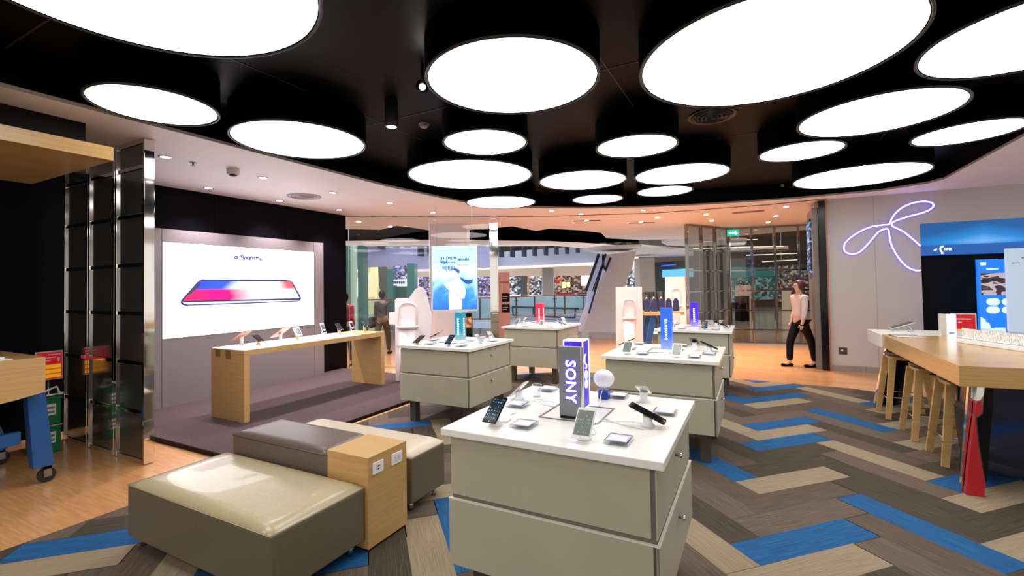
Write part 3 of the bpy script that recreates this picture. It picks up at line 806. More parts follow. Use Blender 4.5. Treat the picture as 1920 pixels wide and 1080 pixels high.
# recessed tray frame round the towers
for ti, (x, y, short, _) in enumerate(TABLES):
    m_ = MB(); a = .15
    for q in ((-a, a, -a - .008, -a), (-a, a, a, a + .008), (-a - .008, -a, -a - .008, a + .008), (a, a + .008, -a - .008, a + .008)): m_.box(*q, .9201, .9235)
    o = m_.build('tray_frame', mat('tray_bronze', (.22, .18, .16), .3, .8), loc=(x - .008, y, 0))
    tag(o, 'thin square metal tray frame set in the top of the ' + short, 'tray frame', 'tray frames round the towers')
# ball lamp
t = thing('ball_ornament', 'white ribbed ball on a blue base behind the grey tower', 'ornament', (-.812, 2.715, .9202))
m_ = MB(); m_.sphere((0, 0, .118), .058, (1.05, 1.05, .92), 32)
for k in range(10):
    a = k * PI / 10
    m_.tube([(.0605 * math.cos(b) * math.cos(a), .0605 * math.cos(b) * math.sin(a), .118 + .053 * math.sin(b)) for b in [i * 2 * PI / 24 for i in range(24)]], .0012, 4, closed=True)
m_.build('ball', WPL, t)
MB().box(-.03, .03, -.028, .028, .0, .055, .006).build('base', mat('ornament_blue', (.0, .05, .42), .25), t)
MB().box(-.012, .012, -.0285, -.0275, .02, .04).build('face_plate', mat('deep_blue', (.0, .02, .2), .3), t)
MB().tube([(0, -.03, .06), (-.002, -.06, .03), (.01, -.12, .004), (.03, -.2, .004)], .003, 6).build('cable', WPL, t)
t = thing('speaker_cup', 'clear cup shaped speaker near the left corner of the nearest table', 'speaker', (-1.20, 2.60, .9202))
MB().lathe([(.026, 0), (.028, .07), (.03, .072)], n=24).build('cup', ACRYL, t)
MB().lathe([(.024, .07), (.024, .078), (.012, .08)], n=24).build('lid', BEIGE_D, t)
# loose cables on nearest table
for k, (lab, pts) in enumerate((('coiled white cable left of the grey tower', [(-1.14 + .035 * math.cos(a), 2.50 + .03 * math.sin(a), .924) for a in [i * PI / 8 for i in range(15)]] + [(-1.1, 2.44, .924), (-1.0, 2.40, .924)]),
                    ('white cable running from tower to right edge phone', [(-.69, 2.30, .924), (-.6, 2.24, .924), (-.52, 2.22, .924), (-.47, 2.2, .924)]))):
    tag(MB().tube(pts, .003, 6).build('cable', WPL), lab, 'cable')

# ================================================================== OAK BENCH WITH PHONES
t = thing('oak_display_bench', 'long oak waterfall bench with white top before the lit advert', 'bench table', (-5.64, 4.52, .055))
X0, X1, Y0, Y1 = -5.965, -5.31, 3.36, 5.68
MB().box(X0, X1, Y0, Y0 + .07, .0555, .83).build('side_panel', OAK, t, shift=t.location)
MB().box(X0, X1, Y1 - .07, Y1, .0555, .83).build('side_panel', OAK, t, shift=t.location)
MB().box(X0, X1, Y0, Y1, .83, .893).build('slab', OAKY, t, shift=t.location)
m_ = MB(); m_.box(X0 + .004, X1 - .004, Y0 + .004, Y1 - .5, .893, .9)
m_.build('white_top', WHITE, t, shift=t.location)
MB().box(X0 + .004, X1 - .004, Y1 - .5, Y1 - .004, .893, .9).build('top_end', OAKY, t, shift=t.location)
MB().box(X0 + .09, X0 + .19, Y0 - .0015, Y0 + .01, .80, .885).build('end_inlay', OAKD, t, shift=t.location)
MB().box(X0 + .30, X0 + .40, Y0 - .0015, Y0 + .01, .785, .885).build('end_inlay', OAKD, t, shift=t.location)
def bench_phone(px, py, rz, w_, h_, tilt, lift, body, scr, stand, lab, wedge=False):
    p = at_z(px, py, .9)
    q = make_phone('x', w_, h_, body, scr, tilt, lift, stand, cable=False)
    q.location = (p.x, p.y, .9003); q.rotation_euler = (0, 0, rz); q['label'] = lab; q['group'] = 'devices on the oak bench'
    return q
ROSE = mat('rose_gold', (.72, .42, .30), .3, .3)
bench_phone(453, 646, -PI / 2 + .25, .17, .25, 32, .115, ROSE, S_OFF, WPL, 'rose gold tablet seen from behind, nearest on the oak bench')
bench_phone(484, 647, PI / 2, .085, .15, 28, .09, BLACKG, S_OFF, PWOOD, 'black phone on a wooden wedge, second on the oak bench')
bench_phone(526, 639, -PI / 2 + .25, .17, .25, 32, .115, ROSE, S_OFF, WPL, 'rose gold tablet seen from behind, third on the oak bench')
bench_phone(558, 638, PI / 2 - .3, .09, .165, 40, .12, WPL, S_BLACK, PWOOD, 'white framed phone with lit icons on a wooden stand, oak bench middle')
bench_phone(606, 628, PI / 2, .07, .17, 66, .10, WPL, S_OFF, WPL, 'upright white earbud holder, fifth along the oak bench')
bench_phone(636, 628, PI / 2 - .2, .08, .16, 36, .12, BLACKG, S_OFF, PWOOD, 'black phone on wooden wedge against the black wall end')
bench_phone(660, 624, PI / 2, .07, .17, 66, .10, WPL, S_OFF, WPL, 'upright white phone stand before the window on the oak bench')
bench_phone(684, 623, PI / 2 - .2, .10, .18, 32, .14, BLACKG, S_BLACK, PWOOD, 'black phone at the far right end of the oak bench')

# ================================================================== OTTOMANS AND SOCKET BOX
def ottoman(name, lab, x0, x1, y0, y1, z0, z1, mt, ms, bev=.03):
    t = thing(name, lab, 'ottoman', ((x0 + x1) / 2, (y0 + y1) / 2, 0), group='leather ottomans')
    cx, cyy = t.location.x, t.location.y
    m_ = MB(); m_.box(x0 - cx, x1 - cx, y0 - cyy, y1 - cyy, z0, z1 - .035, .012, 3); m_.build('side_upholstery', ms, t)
    # softly domed cushion top
    m_ = MB(); n = 12
    g = [[None] * (n + 1) for _ in range(n + 1)]
    for i in range(n + 1):
        for j in range(n + 1):
            u, v = i / n * 2 - 1, j / n * 2 - 1
            e = max(abs(u), abs(v)); zz = z1 - .028 * max(0, (e - .75) / .25) ** 2.2 + .004 * math.cos(u * PI / 2) * math.cos(v * PI / 2)
            s_ = 1.0
            g[i][j] = m_.b.verts.new((((x1 - x0) / 2) * math.copysign(abs(u) ** .8, u) * s_, ((y1 - y0) / 2) * math.copysign(abs(v) ** .8, v) * s_, zz))
    for i in range(n):
        for j in range(n):
            f = m_.b.faces.new([g[i][j], g[i + 1][j], g[i + 1][j + 1], g[i][j + 1]]); f.smooth = True
    edge = [g[i][0] for i in range(n + 1)] + [g[n][j] for j in range(1, n + 1)] + [g[i][n] for i in range(n - 1, -1, -1)] + [g[0][j] for j in range(n - 1, 0, -1)]
    low = [m_.b.verts.new((v.co.x, v.co.y, z1 - .037)) for v in edge]
    for i in range(len(edge)):
        m_.b.faces.new([edge[i], edge[(i + 1) % len(edge)], low[(i + 1) % len(edge)], low[i]])
    m_.build('cushion_top', mt, t)
    m_ = MB(); hx, hy = (x1 - x0) / 2 - .001, (y1 - y0) / 2 - .001
    m_.tube([(-hx, -hy, z1 - .034), (hx, -hy, z1 - .034), (hx, hy, z1 - .034), (-hx, hy, z1 - .034)], .0035, 6, closed=True)
    m_.build('piping', mt, t)
    if z0 > .02:
        MB().box(x0 - cx + .1, x1 - cx - .1, y0 - cyy + .1, y1 - cyy - .1, .02, z0).build('plinth', BLACK, t)
        for sx in (-1, 1):
            for sy in (-1, 1):
                MB().lathe([(.018, .005), (.022, z0)], n=14, cx=sx * (hx - .06), cy=sy * (hy - .06)).build('foot', SCRW, t)
    return t
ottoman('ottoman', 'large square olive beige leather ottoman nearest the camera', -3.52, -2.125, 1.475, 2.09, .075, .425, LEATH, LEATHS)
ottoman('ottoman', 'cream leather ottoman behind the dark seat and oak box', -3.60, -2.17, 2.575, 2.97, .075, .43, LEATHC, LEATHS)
ottoman('ottoman', 'taller dark brown leather seat between the two pale ottomans', -3.46, -2.46, 2.10, 2.48, .075, .565, LEATHD, LEATHD)
t = thing('socket_box', 'oak box with two white sockets beside the dark leather seat', 'socket box', (-2.28, 2.28, 0))
MB().box(-2.455, -2.105, 2.098, 2.45, .02, .57, .002).build('body', OAK, t, shift=t.location)
MB().box(-2.44, -2.12, 2.11, 2.44, .0045, .02).build('plinth', BLACK, t, shift=t.location)
for (y0, y1, n) in ((2.135, 2.225, 1), (2.30, 2.40, 3)):
    p_ = MB().box(-2.105, -2.097, y0, y1, .455, .525, .0015).build('socket_plate', WPL, t, shift=t.location)
    m_ = MB(); ym = (y0 + y1) / 2
    if n == 1:
        m_.box(-2.0975, -2.096, ym - .02, ym + .02, .475, .505); m_.mi = 1; m_.box(-2.0968, -2.0955, ym - .008, ym + .008, .495, .503); m_.box(-2.0968, -2.0955, ym - .006, ym + .006, .478, .485)
    else:
        m_.box(-2.0975, -2.096, ym - .034, ym + .034, .468, .512); m_.mi = 1
        for k in (-.018, .012):
            m_.box(-2.0968, -2.0955, ym + k, ym + k + .006, .493, .497); m_.box(-2.0968, -2.0955, ym + k, ym + k + .006, .480, .484)
    m_.build('socket', [TIN, BLACK], p_, shift=t.location)

# ================================================================== MIRROR PARTITION, LEFT
def mirror_screen(name, lab, ax, ay, bx, by, z0, z1, nb, nr, m_pane, th=.07, post=.045, heights=None, endw=None, m_fr=None):
    m_fr = m_fr or CHROME
    _ew = endw or th
    """posts and rails of polished steel with mirrored panes between a and b"""
    a, b = Vector((ax, ay, 0)), Vector((bx, by, 0)); L = (b - a).length; d = (b - a).normalized(); nrm = Vector((-d.y, d.x, 0))
    t = thing(name, lab, 'mirrored partition', (a.x, a.y, 0), math.atan2(d.y, d.x))
    hs = heights or [z0 + (z1 - z0) * i / nr for i in range(nr + 1)]
    for i in range(nb + 1):
        x = L * i / nb; w_ = post
        m_ = MB()
        if 0 < i < nb:
            m_.box(x - w_ / 2, x - .006, -th / 2, th / 2, z0, z1, .002); m_.box(x + .006, x + w_ / 2, -th / 2, th / 2, z0, z1, .002)
            m_.box(x - .008, x + .008, -th / 2 + .012, th / 2 - .012, z0, z1)
        else:
            tt = _ew if i == nb else th
            m_.box(x - (0 if i == 0 else .028), x + (.028 if i == 0 else 0), -th / 2, -th / 2 + tt, z0, z1, .002)
        m_.build('post', m_fr, t)
    for h in hs:
        m_ = MB(); hh = .018
        zc = min(max(h, z0 + hh), z1 - hh)
        m_.box(.01, L - .01, -th / 2 + .006, th / 2 - .006, zc - hh, zc + hh, .002)
        m_.build('rail', m_fr, t)
    for i in range(nb):
        for j in range(len(hs) - 1):
            MB().box(L * i / nb + .02, L * (i + 1) / nb - .02, -.006, .006, hs[j] + .015, hs[j + 1] - .015).build('pane', m_pane, t)
    return t
MIRP = mat('grey_mirror_pane', (.22, .22, .215), .15, .85)
GCHR = mat('grid_chrome', (.30, .28, .27), .06, 1.0)
mirror_screen('mirror_partition', 'tall mirrored grid partition with polished steel frame at far left', -6.76, 2.26, -5.04, 2.26, .005, ZC - .005, 3, 6, MIRP, th=.045, post=.085, endw=.085, heights=[.0, .475, .93, 1.4, 1.86, 2.33, 2.79, ZC])

# ================================================================== CANOPY + BLUE TABLE + SIGN + BOXES, FAR LEFT
t = thing('oak_canopy', 'oak slab canopy hanging at the upper left', 'canopy', (-5.05, .4, 2.6))
MB().box(-5.8, -4.28, -1.5, 1.70, 2.6, 2.70).build('slab', OAKZ, t, shift=t.location)
MB().box(-5.80, -5.02, -1.5, 1.80, 2.701, ZC - .002).build('bulkhead', BLACK, t, shift=t.location)
t = thing('blue_trestle_table', 'oak topped trestle table with blue slanted legs on castors, far left', 'trestle table', (-5.9, .9, 0))
L0 = t.location
pts = [(-6.7, -1.0), (-5.16, -1.0), (-5.16, 1.60), (-6.7, 1.60)]
# apron whose lower edge bows down away from the corner
m_ = MB()
N = 16
def apron(p, q, zt, sag):
    a, b = Vector(p), Vector(q)
    top = [a.lerp(b, i / N) for i in range(N + 1)]
    nrm = (b - a).normalized(); nrm = Vector((nrm.y, -nrm.x))
    pl = [(v.x, v.y, zt) for v in top] + [(top[i].x, top[i].y, .80 - sag * math.sin(PI * min(1, i / N * 1.0)) ** .8) for i in range(N, -1, -1)]
    m_.poly3(pl, (-nrm.x * .03, -nrm.y * .03, 0))
apron((-5.16, -1.0), (-5.16, 1.60), 1.085, .11)
apron((-5.19, 1.60), (-6.7, 1.60), 1.085, .11)
m_.build('apron', OAKY, t, shift=L0)
MB().box(-6.7, -5.192, -1.0, 1.568, 1.055, 1.085).build('table_top', OAKX, t, shift=L0)
MB().box(-6.69, -5.20, -.99, 1.42, 1.0855, 1.092).build('white_mat', WHITE, t, shift=L0)
for (xa, ya, xb, yb) in ((-5.32, 1.44, -5.42, 1.66), (-5.32, .55, -5.42, .35), (-6.45, 1.44, -6.35, 1.66), (-6.45, .55, -6.35, .35)):
    if ya > 1 and xa > -6:
        XL = -5.335; Q = [at_x(*q, XL) for q in ((84, 735), (102, 886), (63, 893), (50, 745))]
        Q[0].z = Q[3].z = .80; Q[1].z = Q[2].z = .145
        xb, yb = XL - .05, (Q[1].y + Q[2].y) / 2 + .03
        lg = MB().poly3(Q, (-.10, 0, 0)).build('leg', BLUEP, t, shift=L0)
    else: lg = MB().bar((xa, ya, .80), (xb, yb, .13), .16, .09, (1, 0, 0), .12, .08).build('leg', BLUEP, t, shift=L0)
    m_ = MB(); cc = Vector((xb, yb, .062))
    m_.lathe([(.055, -.018), (.060, -.013), (.060, .013), (.055, .018)], n=20, axis=(1, 0, 0), origin=cc)
    cs = m_.build('castor_wheel', RUBBER, lg, shift=L0)
    MB().box(xb - .03, xb - .018, yb - .025, yb + .025, .05, .135).box(xb + .018, xb + .03, yb - .025, yb + .025, .05, .135).box(xb - .03, xb + .03, yb - .025, yb + .025, .115, .135).build('castor_fork', STEEL, lg, shift=L0)
m_ = MB(); m_.bar((-5.40, 1.52, .42), (-5.40, .48, .42), .05, .10); m_.bar((-6.38, 1.52, .42), (-6.38, .48, .42), .05, .10); m_.bar((-5.4, 1.0, .42), (-6.38, 1.0, .42), .05, .1)
m_.build('brace', BLUEP, t, shift=L0)
m_ = MB(); m_.box(-5.45, -5.40, 1.0, 1.45, .78, .83); m_.build('cross_rail', LEGM, t, shift=L0)
# device rack and strap on that table
t = thing('clear_display_case', 'clear and chrome device case on the blue legged table', 'display case', (-5.5, 1.15, 1.0922))
m_ = MB(); m_.box(-.25, .22, -.30, .25, 0, .012, .004); m_.build('base', WPL, t)
m_ = MB(); m_.poly3([(.2, -.28, .012), (.2, .24, .012), (.2, .22, .12), (.2, -.1, .10)], (-.005, 0, 0)); m_.poly3([(-.2, .24, .012), (.2, .24, .012), (.18, .22, .12), (-.2, .22, .12)], (0, -.005, 0)); m_.build('cover', ACRYL, t)
m_ = MB(); m_.obox((.12, .10, .07), (1, .2, 0), (-.2, 1, .3), (0, -.3, 1), .045, .07, .008, .004); m_.build('watch_screen', BLACKG, t)
m_ = MB()
for k in range(5): m_.tube([(-.15 + .06 * k, -.2, .013), (-.13 + .06 * k, -.05, .07), (-.1 + .06 * k, .12, .09), (-.1 + .05 * k, .2, .02)], .006, 6)
m_.build('strap', CHROME, t)
# red sign on a pole, facing the shop
SX = -6.55
ya, yb = at_x(66, 660, SX).y, at_x(118, 655, SX).y; zhi = at_x(118, 656, SX).z; zlo = at_x(118, 709, SX).z
t = thing('red_price_sign', 'red and yellow sign on a thin pole behind the blue legged table', 'sign', (SX, (ya + yb) / 2, 0))
hw = (yb - ya) / 2; hh = zhi - zlo
def bx(y0, y1, z0, z1, k): return (.0 + .0012 * k, .0 + .0012 * k + .0009, -hw + 2 * hw * y0, -hw + 2 * hw * y1, zlo + hh * z0, zlo + hh * z1)
MB().box(-.012, .0, -hw, hw, zlo, zhi, .002).build('board', mat('sign_white_frame', (.7, .68, .68), .4), t)
MB().box(*bx(.03, .97, .03, .96, 0)).build('red_face', mat('sign_red', (.55, .01, .015), .4, emit=(.5, .0, .01), es=.35), t)
for k in range(3): MB().box(*bx(.10, .93, .07 + .16 * k, .20 + .16 * k, 1)).build('yellow_row', mat('sign_yellow', (.9, .42, .02), .4, emit=(.9, .4, .01), es=.35), t)
m_ = MB(); m_.box(*bx(.45, .92, .86, .89, 1)); m_.box(*bx(.35, .75, .76, .79, 1)); m_.box(*bx(.35, .55, .65, .70, 1)); m_.box(*bx(.80, .88, .62, .76, 1)); m_.box(*bx(.1, .93, .53, .54, 1))
m_.build('lettering', PAPER, t)
MB().tube([(-.02, .0, .012), (-.02, .0, zlo + .02)], .012, 10).build('pole', STEEL, t)
MB().lathe([(.09, .0005), (.08, .012)], n=24, cx=-.02).build('base', STEEL, t)
GX = -6.30
ga, gb = at_x(60, 800, GX).y, at_x(114.5, 800, GX).y; zt_ = at_x(110, 742, GX).z
for k, (z0, lab) in enumerate(((.005, 'lower green plastic crate by the mirrored partition'), (zt_ / 2 + .003, 'upper green plastic crate with white straps by mirrored partition'))):
    t = thing('green_crate', lab, 'crate', (GX, gb, z0), group='green crates stacked by the partition')
    w_ = min(.4, gb - ga); h_ = zt_ / 2 - .006
    MB().box(-.16, 0, -w_, 0, 0, h_ - .02, .006).build('tub', GREEN, t)
    MB().box(-.165, .008, -w_ - .005, .008, h_ - .02, h_, .004).build('lid', GREEN if k else STEEL, t)
    MB().box(.0005, .002, -.16, -.04, h_ * .35, h_ * .75).build('label_sheet', PAPER, t)
    m_ = MB(); m_.box(.0021, .0028, -.15, -.05, h_ * .42, h_ * .5); m_.box(.0021, .0028, -.15, -.05, h_ * .58, h_ * .66); m_.build('print', GREYB, t)
t = thing('white_cable_bundle', 'white plug and folded cable on top of the green crates', 'cable', (GX, gb, zt_ + .001))
MB().tube([(-.05, -.18, .012), (-.05, -.09, .06), (-.05, -.02, .09), (-.05, .0, .03), (-.04, .01, .012), (-.04, -.1, .012)], .010, 8).build('cable', WPL, t)
MB().box(-.06, -.03, -.01, .03, .002, .026, .004).build('plug', WPL, t)
tag(MB().tube([(-5.4, .4, .012), (-5.7, .8, .012), (-5.5, 1.15, .012), (-5.9, 1.35, .012), (-6.2, 1.25, .012)], .008, 6).build('floor_cable', RUBBER), 'black cable lying on the oak floor at far left', 'cable')

# ================================================================== OAK COUNTER, STOOLS, RIGHT
ZK = .95
t = thing('oak_counter', 'long thick oak counter with white end section at the right', 'counter', (1.9, 6.0, 0))
L0 = t.location
MB().prism([(1.33, 4.6), (2.6, 4.72), (2.6, 6.95), (1.33, 6.93)], .80, ZK).build('oak_slab', OAKZ, t, shift=L0)
MB().prism([(1.31, 6.932), (2.62, 6.952), (2.62, 7.66), (1.31, 7.63)], .80, ZK).build('white_slab', WHITE, t, shift=L0)
def cq(L, y): 
    out = [at_y(a, b, y) for a, b in L]
    for v in out: v.z = min(max(v.z, .0052), .7995)
    return out
m_ = MB(); m_.poly3(cq([(1802, 926), (1812, 930), (1829, 785), (1834, 724), (1817, 724), (1811, 800)], 4.66), (0, .04, 0)); m_.build('mirrored_support', CHROME, t, shift=L0)
m_ = MB(); m_.poly3(cq([(1811, 932), (1846, 936), (1848, 906), (1840, 868), (1834, 830), (1830, 790), (1829, 780), (1826, 800), (1818, 860)], 4.60), (0, .05, 0)); m_.build('red_side_panel', RED, t, shift=L0)
m_ = MB(); m_.poly3(cq([(1829, 779), (1833, 781), (1841, 774), (1843, 764), (1841, 756), (1830, 755)], 4.60), (0, .05, 0)); m_.build('red_knob', RED, t, shift=L0)
m_ = MB(); m_.poly3(cq([(1831, 752), (1838, 750), (1844, 742), (1846, 724), (1832, 724)], 4.61), (0, .05, 0)); m_.build('white_bracket', WHITE, t, shift=L0)
m_ = MB(); m_.poly3(cq([(1849, 906), (1852, 880), (1862, 760), (1864, 724), (1846, 724), (1844, 750), (1843, 776), (1832, 784), (1836, 830), (1842, 868)], 4.67), (0, .45, 0)); m_.build('black_side_panel', BLACKG, t, shift=L0)
m_ = MB(); m_.box(1.47, 2.45, 5.13, 5.16, .0052, .7995); m_.build('reflective_end_panel', mat('blue_black_mirror', (.10, .13, .22), .08, .9), t, shift=L0)
m_ = MB(); m_.poly3([(1.40, 7.15, .8), (1.31, 7.42, .0052), (1.39, 7.50, .0052), (1.50, 7.25, .8)], (.25, .1, 0)); m_.build('slanted_leg', BLACKG, t, shift=L0)
m_ = MB(); m_.poly3([(1.396, 7.14, .8), (1.300, 7.41, .0052), (1.312, 7.36, .0052), (1.404, 7.10, .8)], (.01, .0, 0)); m_.build('leg_edge', CHROME, t, shift=L0)
m_ = MB(); m_.poly3([(2.45, 7.15, .8), (2.5, 7.42, .0052), (2.56, 7.5, .0052), (2.55, 7.25, .8)], (-.2, .1, 0)); m_.build('slanted_leg', BLACKG, t, shift=L0)
def make_stool(lab):
    t = thing('bar_stool', lab, 'stool', (0, 0, 0), group='oak bar stools under the counter')
    zt = .72
    m_ = MB(); m_.lathe([(.16, zt - .012), (.175, zt), (.185, zt + .018), (.17, zt + .03), (.10, zt + .022), (.02, zt + .018)], n=32); m_.build('seat', mat('walnut_seat', (.14, .08, .045), .3), t)
    m_ = MB(); m_.box(-.15, .15, -.15, .15, zt - .05, zt - .012, .01)
    m_.build('seat_frame', OAKX, t)
    for sx in (-1, 1):
        for sy in (-1, 1):
            m_ = MB(); m_.bar((sx * .135, sy * .13, zt - .03), (sx * .21, sy * .205, .006), .065, .032, (0, 1, 0), .05, .028)
            lg = m_.build('leg', OAK, t)
            MB().lathe([(.007, 0), (.007, .003)], n=10, axis=(-1, 0, 0) if sx < 0 else (1, 0, 0), origin=(sx * .214, sy * .186, .21)).build('bolt', BLACK, lg)
    for sx in (-1, 1):
        MB().tube([(sx * .185, -.183, .22), (sx * .185, .183, .22)], .006, 8).build('footrest', SCRW, t)
    for sy in (-1, 1):
        MB().tube([(-.185, sy * .183, .25), (.185, sy * .183, .25)], .006, 8).build('footrest', STEEL, t)
    return t
s0 = make_stool('nearest of the oak bar stools tucked under the counter')
s0.location = (1.60, 5.40, 0)
clone(s0, (1.56, 6.10, 0), .02, 'middle of the three oak bar stools under the counter')
clone(s0, (1.52, 6.92, 0), .03, 'furthest of the oak bar stools, beside the slanted black leg')
# things on the counter
t = thing('tablet_on_stand', 'white tablet propped on a stand at the white counter end', 'tablet', (1.60, 7.42, ZK + .0002), 0)
MB().box(-.07, .07, -.06, .06, 0, .012, .004).build('stand_foot', WPL, t)
MB().obox((.02, 0, .075), (.94, 0, .34), (0, 1, 0), (-.34, 0, .94), .12, .085, .005, .003).build('tablet_body', BODYW, t)
MB().obox((.016, 0, .083), (.94, 0, .34), (0, 1, 0), (-.34, 0, .94), .11, .075, .001).build('screen', S_OFF, t)
MB().tube([(.07, 0, .09), (.13, 0, .006)], .006, 8).build('strut', WPL, t)
for k, (dx, dy, lab, mm) in enumerate(((0, 0, 'front grey device lying flat on the counter edge', BODYW), (-.02, .14, 'rear dark device lying flat behind the grey one', STEEL))):
    t = thing('flat_tablet', lab, 'tablet', (1.50 + dx, 6.68 + dy, ZK + .0003), .05 * k)
    MB().box(-.10, .16, -.06, .06, 0, .012, .005).build('body', mm, t)
    MB().box(-.09, .15, -.05, .05, .0122, .0128).build('screen', mat('grey_screen', (.45, .45, .5), .1), t)
t = thing('lit_sign_box', 'small upright white lit sign box on the counter', 'sign', (1.92, 6.98, ZK + .0002), .12)
MB().box(-.055, -.002, -.03, .03, 0, .25, .002).build('housing', BODYW, t)
MB().box(-.0015, .08, -.031, .03, .004, .245, .001).build('light_panel', emis('sign_white_glow', (1, .97, 1), 1.6), t)
MB().box(.0805, .085, -.031, .03, .004, .245).build('violet_edge', emis('violet_edge', (.45, .08, .9), 1.2), t)
MB().box(.012, .065, -.0325, -.0312, .028, .042).build('lettering', emis('navy_word', (.02, .02, .35), 1.0), t)
t = thing('cable_tray', 'pale tray with a tangle of dark plugs behind the lit sign box', 'tray', (2.12, 6.85, ZK + .0002), 0)
m_ = MB(); m_.box(-.12, .12, -.08, .08, 0, .01); m_.poly3([(-.12, .08, 0), (.12, .08, 0), (.12, .08, .03), (-.12, .08, .06)], (0, .006, 0)); m_.build('tray', TIN, t)
m_ = MB()
for k in range(5): m_.tube([(-.08 + .03 * k, -.05, .016), (-.06 + .03 * k, .0, .028), (-.03 + .02 * k, .05, .016)], .006, 6)
m_.build('plugs', RUBBER, t)
t = thing('name_card_rack', 'long clear rack of small printed cards along the counter', 'card rack', (1.86, 6.15, ZK + .0002))
A, B = Vector((-.02, .16, 0)), Vector((.42, -.95, 0)); dd = (B - A).normalized(); nn = Vector((-dd.y, dd.x, 0))
m_ = MB(); m_.obox((A + B) / 2 + Vector((0, 0, .02)), dd, nn, (0, 0, 1), (B - A).length / 2, .035, .019, .003); m_.build('rail', WPL, t)
m_ = MB(); m_.obox((A + B) / 2 + nn * .02 + Vector((0, 0, .10)), dd, nn, (0, 0, 1), (B - A).length / 2, .003, .062); m_.build('clear_sheet', ACRYL, t)
def glyphs():
    m = mat('tiny_print', (.75, .75, .74), .5)
    b = m.node_tree.nodes['Principled BSDF']; tc = nd(m, 'ShaderNodeTexCoord'); mp = nd(m, 'ShaderNodeMapping'); mp.inputs['Scale'].default_value = (1, 1, .35)
    ln(m, tc.outputs['Object'], mp.inputs[0]); n = nd(m, 'ShaderNodeTexNoise'); n.inputs['Scale'].default_value = 110; n.inputs['Detail'].default_value = 1
    ln(m, mp.outputs[0], n.inputs['Vector']); r = ramp(m, [(.40, (.52, .52, .54)), (.50, (.86, .85, .83))], n.outputs['Fac']); ln(m, r.outputs[0], b.inputs['Base Color'])
    return m
m_ = MB(); m_.obox((A + B) / 2 + nn * .014 + Vector((0, 0, .095)), dd, nn, (0, 0, 1), (B - A).length / 2 - .01, .001, .05); m_.build('printed_cards', glyphs(), t)
# red card behind
YW = 9.965
t = thing('red_notice', 'red and yellow notice standing behind the lit sign box', 'sign', (2.62, 8.9, 0))
MB().box(-.12, .16, -.012, 0, .72, 1.10, .002).build('board', PAPER, t)
MB().box(-.105, .145, -.0135, -.0125, .735, 1.085).build('red_face', mat('sign_red', (.55, .01, .015), .4), t)
m_ = MB(); [m_.box(-.08, .12, -.0145, -.0137, .75 + k * .045, .785 + k * .045) for k in range(3)]; m_.build('yellow_rows', mat('sign_yellow', (.9, .42, .02), .4), t)
m_ = MB(); m_.box(-.06, .10, -.0145, -.0137, 1.01, 1.025); m_.box(-.04, .0, -.0145, -.0137, .96, .98); m_.build('lettering', PAPER, t)
MB().tube([(0, .006, .015), (0, .006, .72)], .012, 8).build('pole', STEEL, t)
MB().lathe([(.14, .001), (.13, .015)], n=24).build('base', STEEL, t)
# power socket on the wall
p = at_y(1580.5, 658, YW)
t = thing('wall_socket', 'dark square wall socket on the pale wall near the entrance', 'socket', (p.x, YW, p.z))
MB().box(-.062, .062, -.008, -.0002, -.062, .062, .003).build('plate', mat('socket_brown', (.07, .055, .04), .3), t)
MB().lathe([(.016, 0), (.016, .006)], n=16, axis=(0, -1, 0), origin=(-.012, -.008, .01)).build('plug_hole', PAPER, t)

# ---- neon flower outline on the right wall
def zoomB(x, y): return (1560 + x / 3.178, 360 + y / 3.178)
def wall_neon(pts, closed=False):
    P_ = [at_y(*zoomB(*q), YW - .035) for q in pts]
    # Catmull-Rom smoothing
    out = []; n = len(P_)
    for i in range(n - 1):
        p0, p1, p2, p3 = P_[max(i - 1, 0)], P_[i], P_[i + 1], P_[min(i + 2, n - 1)]
        for k in range(5):
            s_ = k / 5
            out.append(.5 * ((2 * p1) + (p2 - p0) * s_ + (2 * p0 - 5 * p1 + 4 * p2 - p3) * s_ ** 2 + (3 * p1 - p0 - 3 * p2 + p3) * s_ ** 3))
    out.append(P_[-1]); return out
strokes = [
 [(528, 322), (480, 280), (425, 236), (375, 212), (357, 200), (360, 183), (390, 168), (470, 142), (545, 122), (590, 100), (605, 80), (590, 62), (540, 57), (480, 66), (420, 92), (380, 125), (355, 160), (345, 185), (335, 194), (290, 198), (220, 212), (150, 245), (95, 285), (72, 320), (78, 355), (115, 370), (160, 360), (200, 325), (240, 280), (275, 240), (310, 222), (335, 225), (345, 280), (360, 330), (395, 390), (440, 440), (490, 466), (530, 467)],
]
t = thing('neon_flower_sign', 'white violet neon outline of looping petals on the right wall', 'neon sign', at_y(1680, 440, YW - .035))
m_ = MB(); mh = MB(); ms = MB()
for s_ in strokes:
    P_ = wall_neon(s_)
    m_.tube(P_, .0095, 8); mh.tube([q + Vector((0, .012, 0)) for q in P_], .017, 8)
    for q in P_[::14]: ms.tube([q, q + Vector((0, .036, 0))], .004, 6)
m_.build('neon_tube', NEON, t, shift=t.location); mh.build('tube_backing', NEONH, t, shift=t.location); ms.build('standoffs', SCRW, t, shift=t.location)

